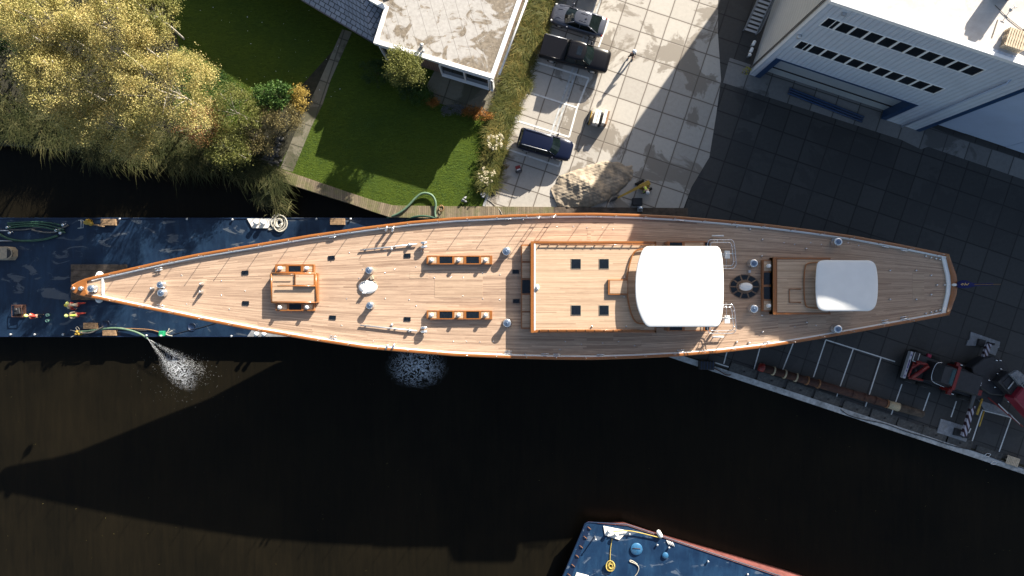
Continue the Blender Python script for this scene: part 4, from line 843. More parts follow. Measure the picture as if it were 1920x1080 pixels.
# cockpit block beneath the hardtop, with seats and side windows
b = MB(); b.prism(PP([(1231, 470), (1322, 470), (1322, 606), (1231, 606)], ZD+0.9), ZD, ZD+0.8); cp = dpart('cockpit', b, 'varnish')
b = MB(); b.prism(PP([(1234, 474), (1318, 474), (1318, 602), (1234, 602)], ZD+0.9), ZD+0.8, ZD+0.815); b.build('floor', 'teak_roof', cp, world=True)
for y0_, y1_ in ((452.5, 470), (606, 621)):
    z_ = ZD+0.95; b = MB(); b.prism(PP([(1251, y0_), (1331, y0_), (1331, y1_), (1251, y1_)], z_), ZD, z_, 0.02); k = dpart('side_coaming', b, 'varnish')
    for xa, xb, mt in ((1256, 1279, 'glass_dark'), (1284, 1319, 'teak_roof'), (1322, 1330, 'glass_dark')):
        b = MB(); b.prism(PP([(xa, y0_+2), (xb, y0_+2), (xb, y1_-2), (xa, y1_-2)], z_), z_, z_+0.012); b.build('pane' if mt == 'glass_dark' else 'panel', mt, k, world=True)
def roundpoly(pts, it=2):
    pts = [Vector((a, c_, 0)) for a, c_ in pts]
    for _ in range(it):
        q = []
        for a, c_ in zip(pts, pts[1:]+pts[:1]): q += [a.lerp(c_, 0.25), a.lerp(c_, 0.75)]
        pts = q
    return [(p.x, p.y) for p in pts]
def hardtop(name, pts, z, posts, th=0.10):
    o_ = PP(roundpoly(pts), z); c_ = sum(o_, Vector())/len(o_); rings = []
    for k, dz in ((0.985, -th), (1.0, -th*0.6), (1.0, -0.02), (0.985, 0.0), (0.93, 0.03), (0.7, 0.08), (0.35, 0.105), (0.02, 0.11)): rings.append([Vector((c_.x+(p.x-c_.x)*k, c_.y+(p.y-c_.y)*k, z+dz-0.06)) for p in o_])
    b = MB(); b.loft(rings, True, True); o = dpart(name, b, 'white')
    for x, y in posts: b = MB(); a = P(x, y, z); b.tube([(a.x, a.y, ZD+0.2), (a.x, a.y, z-0.1)], 0.05, 8); b.build('post', 'chrome', o, world=True)
    return o
ZT = ZH+1.02
hardtop('hardtop', [(1191, 537), (1193, 505), (1203, 470), (1212, 461.5), (1225, 461.5), (1335, 461.5), (1348, 461.5), (1354, 474), (1357.5, 510), (1357.5, 565), (1354, 600), (1347, 613), (1335, 613), (1225, 613), (1214, 613), (1204, 600), (1193, 570)], ZT, [(1225, 480), (1225, 594), (1330, 480), (1330, 594)])
# cockpit guard frames
for yc, s in ((476.5, 1), (598, -1)):
    z_ = ZD+1.25; m = MB()
    for d, dz in ((0, 0), (5, 0.0)):
        m.tube(PP(roundpoly([(1326.5+d, yc-27+d), (1340, yc-27+d), (1365, yc-27+d), (1376-d, yc-27+d), (1379-d, yc), (1381-d, yc+27-d), (1360, yc+27-d), (1340, yc+27-d), (1326.5+d, yc+27-d), (1326.5+d, yc)], 2), z_+dz), 0.028, 6, True)
    for (xa, ya, xb, yb) in ((1357, yc-27, 1357, yc-22), (1378, yc-15, 1373, yc-15), (1379, yc+14, 1374, yc+14), (1345, yc+27, 1345, yc+22), (1326, yc-13, 1331, yc-13), (1345, yc-27, 1345, yc-22)): m.tube([P(xa, ya, z_), P(xb, yb, z_)], 0.02, 6)
    m.tube([P(1353, yc-1, z_), P(1378, yc-1, z_)], 0.03, 6); m.tube([P(1362, yc-3, z_+0.05), P(1361, yc+(30 if s > 0 else -32), z_-0.3)], 0.025, 6)
    for x, y in ((1340, yc-26), (1375, yc-24), (1378, yc+22), (1345, yc+26)): a = P(x, y, z_); m.tube([a, (a.x, a.y, ZD)], 0.025, 6)
    gf = dpart('cockpit_guard', m, 'chrome')
    m = MB(); m.rbox(P(1363.5, yc+1, z_-0.02), (0.40, 0.58, 0.06), 0, 0.02); a = P(1363.5, yc+1, z_); m.lathe((a.x, a.y, ZD), [(0.14, 0), (0.10, 0.4), (0.08, z_-ZD-0.05)], 10); m.build('wheel_pedestal', 'white', gf, world=True)
    m = MB(); yb = 442 if s > 0 else 631.5; m.tube([P(1335, yb, ZD+0.25), P(1357, yb, ZD+0.25)], 0.06, 8)
    for x in (1338, 1353): a = P(x, yb, ZD); m.lathe(a, [(0.04, 0), (0.04, 0.22)], 6)
    dpart('boarding_bar', m, 'white')
# elliptical skylight ring with white oval
b = MB(); c = P(1396, 537.5, ZD); b.lathe(c, [(1.17, 0), (1.17, 0.02), (1.13, 0.035), (0.0005, 0.036)], 40, 1, 0.82); sr = dpart('skylight_ring', b, 'teak_roof')
for i in range(10):
    a0 = 2*math.pi*(i+0.09)/10+0.0; a1 = 2*math.pi*(i+0.91)/10
    pl = [(c.x+r_*math.cos(a), c.y+r_*math.sin(a)*0.82) for r_, aa in ((1.10, (a0, (a0+a1)/2, a1)), (0.66, (a1-0.03, (a0+a1)/2, a0+0.03))) for a in aa]
    b = MB(); b.prism(pl, ZD+0.036, ZD+0.05); b.build('pane', 'glass_dark', sr, world=True)
b = MB(); b.lathe(c, [(0.49, 0.03), (0.5, 0.35), (0.46, 0.40), (0.1, 0.42)], 28, 1, 0.62); b.build('oval_cap', 'white', sr, world=True)
b = MB(); b.rbox(P(1405, 509, ZD+0.1), (0.2, 0.22, 0.2), 0, 0.02); dpart('small_vent', b, 'steel')
# aft house
ZA = ZD+0.72
b = MB(); b.prism(PP([(1449, 483), (1557, 483), (1557, 589.5), (1449, 589.5)], ZA), ZD, ZA-0.02); ah = dpart('aft_house', b, 'varnish')
b = MB(); b.prism(PP([(1457, 486.5), (1553, 486.5), (1553, 585.5), (1457, 585.5)], ZA), ZA-0.02, ZA+0.02); b.build('roof', 'teak', ah, world=True) if False else b.build('roof', 'teak_roof', ah, world=True)
b = MB(); b.prism(PP([(1449, 482.5), (1456, 482.5), (1456, 590), (1449, 590)], ZA), ZD, ZA+0.06, 0.02); b.build('front_rim', 'varnish', ah, world=True)
for y in (484.6, 588): b = MB(); b.prism(PP([(1456.3, y-1.8), (1557, y-1.8), (1557, y+1.8), (1456.3, y+1.8)], ZA), ZA-0.1, ZA+0.05, 0.01); b.build('roof_rim', 'varnish', ah, world=True)
b = MB(); b.tube(PP([(1502, 542), (1480, 542), (1480, 567), (1502, 567)], ZA+0.06), 0.04, 6); b.build('hatch_runner', 'varnish', ah, world=True)
b = MB(); b.tube(smooth_path(PP([(1534, 492), (1514, 493), (1509, 500), (1507, 535), (1509, 570), (1514, 577), (1534, 578)], ZA+0.12)), 0.05, 6); b.build('cockpit_coaming', 'varnish', ah, world=True)
o = deckbox('aft_locker', 1430, 487, 1448, 584, ZD+0.4, panels=())
for y0_, y1_, mt in ((489, 508, 'teak_roof'), (511, 533.5, 'glass_dark'), (538, 560.5, 'glass_dark'), (564, 582, 'teak_roof')):
    m = MB(); m.prism(PP([(1432.5, y0_), (1446, y0_), (1446, y1_), (1432.5, y1_)], ZD+0.4), ZD+0.37, ZD+0.412, 0.008); m.build('pane' if mt == 'glass_dark' else 'lid', mt, o, world=True)
vents(o, ((1440, 498.5), (1440, 573)), ZD+0.41)
hardtop('aft_hardtop', [(1530, 535), (1531.5, 505), (1534, 491), (1544, 487.5), (1560, 487.5), (1618, 488), (1634, 488), (1643, 495), (1646.5, 515), (1647.5, 535), (1646.5, 558), (1643, 575), (1633, 583.5), (1618, 583.5), (1560, 583.5), (1544, 583.5), (1534, 578), (1531, 562)], ZA+0.85, [(1550, 500), (1550, 571), (1628, 500), (1628, 571)])
for x, y in ((185.5, 518.5), (186, 558.5)): 
    pass
# bow fittings
m = MB(); m.lathe((0, 0, 0), [(0.12, 0), (0.12, 0.05), (0.10, 0.15), (0.04, 0.17)], 14); bf = proto(m, 'bow_fitting', 'chrome')
place('bow_fitting', bf, 139, 541, ZR); k = place('bow_fitting', bf, 153, 541, ZR); k.scale = (1.5, 1.5, 1.5)
# white fender balls either side of the stem
for x, y, l in ((187, 518, 'upper'), (186, 560.5, 'lower')):
    z_ = 5.9; m = MB(); a = P(x, y+(-3 if l == 'upper' else 1.5), z_); m.ball((a.x, a.y, z_), 0.26, 16, (1, 1, 1)); m.lathe((a.x, a.y, z_+0.22), [(0.08, 0), (0.06, 0.1), (0.04, 0.15)], 10)
    m.tube([(a.x, a.y, z_+0.45), (a.x+0.1, a.y+(-0.35 if l == 'upper' else 0.35), ZR-0.1)], 0.02, 6)
    tag(m.build('fender_ball', 'white', world=True), 'white round fender hung outside the bow on its %s side' % ('upper' if l == 'upper' else 'lower'), 'fender')
# cradle trestles standing on the quay under the stern half
for x, l in ((1180, 'steel trestle under the hull beneath the main hardtop'), (1420, 'steel trestle under the hull just ahead of the aft house'), (1600, 'steel trestle under the stern counter')):
    t = thing('hull_trestle', l, 'trestle', P(x, 538, 0.012)); kz = {1180: 1.1, 1420: 1.5, 1600: 2.4}[x]
    m = MB(); m.box((0, 0, 0.2), (1.2, 5.0, 0.36)); m.build('base_beam', 'steelpad', t)
    for s_ in (-1, 1): m = MB(); m.tube([(0, s_*2.2, 0.3), (0, s_*1.5, kz+0.5)], 0.16, 8); m.build('strut', 'steelpad', t)
    m = MB(); m.box((0, 0, (kz+0.3)/2), (0.9, 0.9, kz-0.2)); m.build('keel_block', 'timber', t)
# ensign staff
m = MB(); m.tube([P(1788, 534, ZR), P(1876, 533, ZR+1.0)], [0.06, 0.025], 8); es = dpart('ensign_staff', m, 'staff_wood')
m = MB(); m.lathe(P(1789, 534, ZR), [(0.2, 0), (0.18, 0.1), (0.05, 0.15)], 14, 1, 0.55); m.build('staff_socket', 'white', es, world=True)
rings = []
for i in range(13):
    f = i/12; c = P(1796+68*f, 534-0.8*f, ZR+0.15+0.7*f); r_ = 0.05+0.24*math.sin(math.pi*min(1, f*1.6+0.15))*(1-f)**0.6+0.03
    rings.append([Vector((c.x, c.y+r_*math.cos(t)*(1+0.25*math.sin(3*t+f*9)), c.z-0.1+r_*0.8*math.sin(t))) for t in [2*math.pi*j/12 for j in range(12)]])
m = MB(); m.loft(rings); fg = m.build('furled_ensign', 'flag', es, world=True)
m = MB()
for i in range(9): a = P(1802+i*1.7, 533.2+math.sin(i*2.1)*1.1, ZR+0.62); m.box((a.x, a.y, a.z), (0.05, 0.05+0.06*(i % 3), 0.02), i*0.7)
m.build('gilt_lettering', 'gold', fg, world=True)
# ---------------------------------------------------------------- warehouse (local frame: x along the front, y into the building)
WO = P(1405, 140, 0); WZT = 15.1; WD = 19.7; WL = 62.0
wh = thing('warehouse', 'large ribbed grey warehouse with two window rows, blue door frames and flat roof', 'warehouse', WO, -TH)
def wbox(b, x0, x1, y0, y1, z0, z1): return b.box(((x0+x1)/2, (y0+y1)/2, (z0+z1)/2), (x1-x0, y1-y0, z1-z0))
b = MB()
# front wall with openings: roller door s .5-12.4 z0-4.75, sliding door s 15.2-.. z 0-13.7, window bands
D1, D1z, D2, D2z = (0.5, 12.4), 4.75, 15.15, 13.9
wbox(b, 0, D1[0], 0, 0.4, 0, WZT); wbox(b, D1[1], D2, 0, 0.4, 0, WZT); wbox(b, D2, WL, 0, 0.4, D2z, WZT)
wbox(b, D1[0], D1[1], 0, 0.4, D1z, 7.38)
for z0, z1 in ((8.85, 11.7), (13.16, WZT)): wbox(b, D1[0], D1[1], 0, 0.4, z0, z1)
for z0, z1 in ((7.38, 8.85), (11.7, 13.16)): wbox(b, D1[0], 0.75, 0, 0.4, z0, z1); wbox(b, 11.95, D1[1], 0, 0.4, z0, z1)
b.build('front_wall', 'clad_front', wh)
b = MB(); wbox(b, 0.002, 0.3, 0.402, WD, 0, WZT); b.build('side_wall', 'clad_side', wh)
b = MB(); wbox(b, 0.302, WL, WD-0.3, WD, 0, WZT); wbox(b, WL-0.3, WL, 0.402, WD-0.302, 0, WZT); b.build('rear_wall', 'clad_front', wh)
b = MB(); wbox(b, 0.30, WL-0.3, 0.40, WD-0.3, WZT-0.35, WZT-0.12); b.build('roof', 'roof_mem', wh)
b = MB(); wbox(b, -0.06, WL+0.05, -0.06, 0.16, WZT-0.25, WZT+0.10); wbox(b, -0.06, 0.16, 0.162, WD, WZT-0.25, WZT+0.10); wbox(b, 0.162, WL, WD-0.16, WD+0.05, WZT-0.25, WZT+0.10); b.build('parapet_trim', 'trim_white', wh)
b = MB(); wbox(b, 0.17, WL, 0.17, 1.0, WZT-0.118, WZT-0.05); b.build('roof_edge_band', 'flatroof' if False else 'roof_mem', wh)
# windows
for z0, z1 in ((7.38, 8.85), (11.7, 13.16)):
    n_ = 11; w0 = (11.95-0.75)/n_
    for i in range(n_):
        x0 = 0.75+i*w0; f = MB(); t_ = 0.075
        wbox(f, x0, x0+w0, -0.035, 0.03, z0, z0+t_); wbox(f, x0, x0+w0, -0.035, 0.03, z1-t_, z1)
        wbox(f, x0, x0+t_, -0.035, 0.03, z0+t_, z1-t_); wbox(f, x0+w0-t_, x0+w0, -0.035, 0.03, z0+t_, z1-t_)
        if i in (0,): wbox(f, x0+w0*0.62, x0+w0*0.62+0.05, -0.02, 0.0, z0+t_, z1-t_)
        fr = f.build('window', 'trim_white', wh); g = MB(); wbox(g, x0+t_, x0+w0-t_, 0.005, 0.025, z0+t_, z1-t_); g.build('pane', 'pane', fr)
# roller door in its blue frame
b = MB(); wbox(b, D1[0], D1[0]+0.45, -0.03, 1.0, 0, D1z); wbox(b, D1[1]-0.45, D1[1], -0.03, 1.0, 0, D1z); wbox(b, D1[0]+0.45, D1[1]-0.45, -0.03, 1.0, D1z-0.2, D1z); df = b.build('roller_door', 'trim_blue', wh)
b = MB(); wbox(b, D1[0]+0.45, D1[1]-0.45, 0.75, 0.9, 0, D1z-0.2); b.build('door_leaf', 'door_grey', df)
b = MB(); wbox(b, D1[0]+0.45, D1[1]-0.45, 0.68, 0.75, 1.2, 1.32); b.build('door_rail', 'crane_dark', df)
b = MB(); wbox(b, D2, D2+0.35, -0.05, 1.3, 0, D2z); wbox(b, D2+0.35, WL, -0.05, 1.3, D2z-0.5, D2z); df = b.build('sliding_door', 'trim_blue', wh)
b = MB()
for i in range(12): wbox(b, D2+0.36+i*3.7, D2+0.36+i*3.7+3.67, 1.0+0.02*(i % 2), 1.2, 0.1, D2z-0.5)
b.build('door_leaf', 'door_blue', df)
b = MB(); b.tube([(13.85, -0.14, 0.1), (13.85, -0.14, 12.6), (13.85, 0.05, 12.9)], 0.08, 8); b.build('downpipe', 'door_blue', wh)
b = MB(); b.tube([(-0.05, 0.55, 0.2), (-0.05, 0.55, WZT-0.2)], 0.03, 6); b.tube([(-0.05, 0.72, 0.2), (-0.05, 0.72, WZT-0.2)], 0.03, 6); b.build('lightning_cable', 'crane_dark', wh)
for x, z in ((1.3, 14.3), (17.6, 14.45)): b = MB(); b.box((x, -0.12, z), (0.28, 0.2, 0.12)); b.build('wall_lamp', 'steel', wh)
b = MB(); b.lathe((0.35, -0.12, 9.4), [(0.16, 0), (0.16, 0.25), (0.02, 0.3)], 12); b.build('camera_dome', 'steel', wh)
# lower rear wing of the same works, off the top edge of the picture
rw = thing('rear_workshop', 'lower grey workshop wing behind the warehouse beyond the top edge', 'workshop', WO, -TH)
b = MB(); wbox(b, 0.3, 30, WD+0.4, WD+40, 0, 6.2); b.build('wall', 'clad_side', rw); b = MB(); wbox(b, 0.2, 30.1, WD+0.35, WD+40.1, 6.2, 6.4); b.build('roof', 'roof_mem', rw)
# things on the warehouse roof
def R_(px, py): return P(px, py, WZT-0.11)
t = thing('roof_plant', 'tall dark ventilation unit on the warehouse roof at the top edge', 'ventilation unit', R_(1878, -16), -TH)
b = MB(); b.rbox((0, 0, 0.65), (1.15, 0.9, 1.3), 0, 0.04); b.build('casing', 'crane_grey', t); b = MB()
for i in range(5): b.box((0, -0.455, 0.25+i*0.2), (0.95, 0.03, 0.08))
b.build('louvre', 'crane_dark', t); b = MB(); b.lathe((0.2, 0.0, 1.3), [(0.28, 0), (0.28, 0.1), (0.34, 0.12), (0.3, 0.2)], 14); b.build('fan_cowl', 'crane_dark', t)
t = thing('roof_vent', 'small antenna bracket standing on the pale warehouse roof', 'antenna', R_(1896, 17))
b = MB(); b.lathe((0, 0, 0), [(0.12, 0), (0.1, 0.03), (0.025, 0.05), (0.02, 0.4)], 8); b.build('mast', 'steel', t); b = MB()
for h_ in (0.22, 0.38): b.tube([(-0.12, 0.07, h_), (0.12, -0.07, h_)], 0.02, 5)
b.build('crossbar', 'steel', t)
def pallet(name, loc, rz, lw, layers, label, mat='timber_pale'):
    t = thing(name, label, 'pallet', loc, rz); L_, W_ = lw
    for k in range(layers):
        z = k*0.15; m = MB()
        for y in (-W_/2+0.05, 0, W_/2-0.05): m.box((0, y, z+0.065), (L_, 0.09, 0.09))
        m.build('bearer', mat, t); m = MB()
        for i in range(8): m.box((-L_/2+0.06+i*(L_-0.12)/7, 0, z+0.125), (0.11, W_, 0.022))
        m.build('slats', mat, t)
    return t
pallet('pallet', R_(1895, 79)+Vector((0, 0, 0)), -TH, (1.25, 1.2), 4, 'stack of pale wooden pallets on the warehouse roof edge')
pallet('pallet', R_(1925, 74), -TH+R(82), (1.0, 1.0), 2, 'dark weathered pallet cut by the right edge on the roof', 'timber_dark')
b = MB(); a = R_(1865, 10); c = R_(1925, 62); mid = R_(1893, 34)-Vector((0, 0.1, 0)); b.tube([a+Vector((0, 0, 0.02)), mid+Vector((0, 0, 0.02)), c+Vector((0, 0, 0.02))], 0.018, 5); tag(b.build('roof_cable', 'crane_dark', world=True), 'thin dark cable snaking across the warehouse roof', 'cable')
b = MB(); a = R_(1871, 37); c = R_(1856, 82); d = c-a; b.box(((a.x+c.x)/2, (a.y+c.y)/2, WZT-0.10), (d.length, 0.05, 0.03), math.atan2(d.y, d.x)); tag(b.build('roof_seam', 'flatroof', world=True), 'low raised seam on the warehouse roof left of the pallets', 'roof seam')
# gangway of bundled blue beams on the ground before the roller door
m = MB(); a, c = P(1479, 170, 0.15), P(1618, 224, 0.15); d = (c-a).normalized(); nn = Vector((-d.y, d.x, 0))
for k in (-0.22, 0, 0.22): m.tube([a+nn*k, c+nn*k], 0.09, 8)
tag(m.build('beam_bundle', 'trim_blue', world=True), 'bundle of three long blue beams lying before the roller door', 'beams')
# outside stair
t = thing('outside_stair', 'grey steel stair climbing beside the warehouse side wall', 'stair', P(1405, 62, 0), -TH)
m = MB()
for x in (-0.55, 0.55): m.box((x, 0, 0), (0.001, 0.001, 0.001)); m.add([(x-0.03, 0, 0), (x+0.03, 0, 0), (x+0.03, 5.2, 3.4), (x-0.03, 5.2, 3.4), (x-0.03, 0, 0.25), (x+0.03, 0, 0.25), (x+0.03, 5.2, 3.65), (x-0.03, 5.2, 3.65)], [(0, 3, 2, 1), (4, 5, 6, 7), (0, 1, 5, 4), (1, 2, 6, 5), (2, 3, 7, 6), (3, 0, 4, 7)])
m.build('stringer', 'steelpad', t)
for i in range(18): m = MB(); m.box((0, 0.15+i*0.285, 0.2+i*0.19), (1.02, 0.20, 0.03)); m.build('tread', 'steel', t)
m = MB()
for x in (-0.6, 0.6):
    m.tube([(x, 0, 1.1), (x, 5.2, 4.5)], 0.03, 6); m.tube([(x, 0, 0), (x, 0, 1.1)], 0.03, 6); m.tube([(x, 2.6, 1.9), (x, 2.6, 2.8)], 0.03, 6); m.tube([(x, 5.2, 3.6), (x, 5.2, 4.5)], 0.03, 6); m.tube([(x, 0, 0.6), (x, 5.2, 4.0)], 0.02, 6)
m.build('handrail', 'steelpad', t)
b0 = None
for (x, y) in ((1410, 83.5), (1408, 87.5), (1405.5, 96.5), (1404, 100), (1401.5, 107)):
    if b0 is None:
        b0 = thing('bollard', 'white round topped bollard in the row beside the warehouse wall', 'bollard', P(x, y, 0), 0, 'white bollards beside the warehouse')
        m = MB(); m.lathe((0, 0, 0), [(0.09, 0), (0.09, 0.5)], 10); m.build('post', 'steel', b0); m = MB(); m.ball((0, 0, 0.6), 0.15, 12); m.build('cap', 'white', b0)
    else: dup(b0, P(x, y, 0))

# ---------------------------------------------------------------- house
HR = 4.0
house = thing('flat_roofed_house', 'brown brick house with stained flat roof in a white rim', 'house', P(830, 60, 0))
rf = [(700, 80), (925, 147.5), (1001, -66), (640, -200), (610, -90), (692, 0), (720, 16)]
wl = PP(rf, HR); cc = sum(wl, Vector())/len(wl)
# order roof polygon; walls inset a little
def insetw(poly, d):
    out = []; n_ = len(poly); ar = sum(poly[i].x*poly[(i+1) % n_].y-poly[(i+1) % n_].x*poly[i].y for i in range(n_)); sg = 1 if ar > 0 else -1
    for i in range(n_):
        a, b_, c_ = poly[i-1], poly[i], poly[(i+1) % n_]; e1 = (b_-a).normalized(); e2 = (c_-b_).normalized(); n1 = Vector((-e1.y, e1.x, 0))*sg; n2 = Vector((-e2.y, e2.x, 0))*sg
        mm = (n1+n2).normalized(); k = 1/max(0.35, mm.dot(n1)); out.append(b_+mm*d*k)
    return out
b = MB(); b.prism(insetw(wl, 0.35), 0, HR-0.35); b.build('wall', 'brick', house, world=True)
b = MB(); b.prism(insetw(wl, 0.30), HR-0.35, HR-0.06); b.build('roof', 'flatroof', house, world=True)
b = MB(); inn = insetw(wl, 0.33); n_ = len(wl)
for i in range(n_):
    j = (i+1) % n_; q = [wl[i], wl[j], inn[j], inn[i]]
    b.add([Vector((p.x, p.y, HR-0.4)) for p in q]+[Vector((p.x, p.y, HR)) for p in q], [(0, 1, 2, 3), (7, 6, 5, 4), (0, 4, 5, 1), (1, 5, 6, 2), (2, 6, 7, 3), (3, 7, 4, 0)])
import bmesh
o = b.build('roof_rim', 'trim_white', house, world=True); bm = bmesh.new(); bm.from_mesh(o.data); bmesh.ops.recalc_face_normals(bm, faces=bm.faces); bm.to_mesh(o.data); bm.free()
b = MB(); c = P(790, 92, HR); b.lathe((c.x+0.05, c.y+0.25, HR-0.08), [(0.13, 0), (0.12, 0.35), (0.16, 0.36), (0.14, 0.42)], 12); b.tube([(c.x+0.12, c.y-0.05, HR), (c.x+0.22, c.y-0.35, HR+0.45)], 0.09, 8); b.build('roof_flue', 'steel', house, world=True)
b = MB(); g0, g1 = P(936, 140, 3.2), P(1012, -66, 3.2); b.tube([g0, g1], .09, 8); b.build('gutter', 'trim_white', house, world=True)
# facade window below the rim, seen at a slant (front face direction follows the rim)
a, c = P(700, 80, HR), P(925, 147.5, HR); fd = (c-a).normalized(); fn = Vector((fd.y, -fd.x, 0)); L_ = (c-a).length
if fn.y > 0: fn = -fn
def facade(s0, s1, z0, z1, nm, nw=2):
    b = MB(); base = a+fn*(-0.33)
    def q(s, z, o): p = base+fd*s+fn*o; return (p.x, p.y, z)
    def bx(s_0, s_1, z_0, z_1, o0, o1):
        b.add([q(s_0, z_0, o0), q(s_1, z_0, o0), q(s_1, z_0, o1), q(s_0, z_0, o1), q(s_0, z_1, o0), q(s_1, z_1, o0), q(s_1, z_1, o1), q(s_0, z_1, o1)], [(0, 1, 2, 3), (7, 6, 5, 4), (0, 4, 5, 1), (1, 5, 6, 2), (2, 6, 7, 3), (3, 7, 4, 0)])
    bx(s0, s1, z0, z0+0.09, 0.0, 0.40); bx(s0, s1, z1-0.08, z1, 0, 0.30); ww = (s1-s0)/nw
    for i in range(nw+1): bx(s0+i*ww-0.04, s0+i*ww+0.04, z0+0.09, z1-0.08, 0, 0.32)
    o = b.build(nm, 'trim_white', house, world=True); b = MB(); bx(s0+0.04, s1-0.04, z0+0.09, z1-0.08, 0.12, 0.14); b.build('pane', 'pane', o, world=True)
facade(5.4, 9.6, 0.5, 3.2, 'window'); facade(0.35, 1.5, 0.4, 3.3, 'window', 1); facade(9.75, 9.95, 0.5, 3.2, 'window', 1)
# pitched wing
pw = thing('pitched_wing', 'wing with grey slate pitched roof joined to the flat roofed house', 'house wing', P(620, -40, 0))
e0, e1 = P(702, 81, 2.8), P(330, -141, 2.8); ed = (e1-e0).normalized(); en = Vector((-ed.y, ed.x, 0)); 
if en.y < 0: en = -en
r0, r1 = e0+en*5.2+ed*5.2+Vector((0, 0, 2.45)), e1+en*5.2+Vector((0, 0, 2.45)); k0, k1 = e0+en*10.4, e1+en*10.4
b = MB(); LL = (e1-e0).length
b.add([e0, e1, r1, r0], [(0, 1, 2, 3)], uvs=[(0, 0), (LL, 0), (LL, 5.75), (0, 5.75)]); b.add([r0, r1, k1, k0], [(0, 1, 2, 3)], uvs=[(0, 0), (LL, 0), (LL, 5.75), (0, 5.75)]); b.add([e0, r0, k0], [(0, 1, 2)], uvs=[(0, 0), (5.2, 5.75), (10.4, 0)])
dz = Vector((0, 0, -0.12)); b.add([e0+dz, e1+dz, r1+dz, r0+dz], [(3, 2, 1, 0)], uvs=[(0, 0)]*4); b.add([e0, e1, e1+dz, e0+dz], [(0, 3, 2, 1)], uvs=[(0, 0)]*4); b.build('roof', 'slate', pw, world=True)
b = MB(); w0, w1 = e0+en*0.5, e1+en*0.5; w2, w3 = e1+en*9.9, e0+en*9.9
b.prism([w0, w1, w2, w3], 0, 2.75); b.build('wall', 'brick', pw, world=True)
b = MB(); b.tube([e0+Vector((0, 0, -0.05)), e1+Vector((0, 0, -0.05))], 0.07, 8); b.build('gutter', 'crane_grey', pw, world=True)
b = MB(); p = e0.lerp(e1, 0.365)+en*0.9+Vector((0, 0, 0.55)); b.tube([p, p+en*1.0-ed*0.0+Vector((0, 0, 0.5))], 0.07, 8); b.build('roof_pipe', 'trim_white', pw, world=True)
b = MB(); p = e0.lerp(e1, 0.03)+en*3.2+Vector((0, 0, 1.6)); b.rbox(p, (0.5, 0.5, 0.3), 0.4, 0.03); b.build('roof_vent', 'crane_dark', pw, world=True)

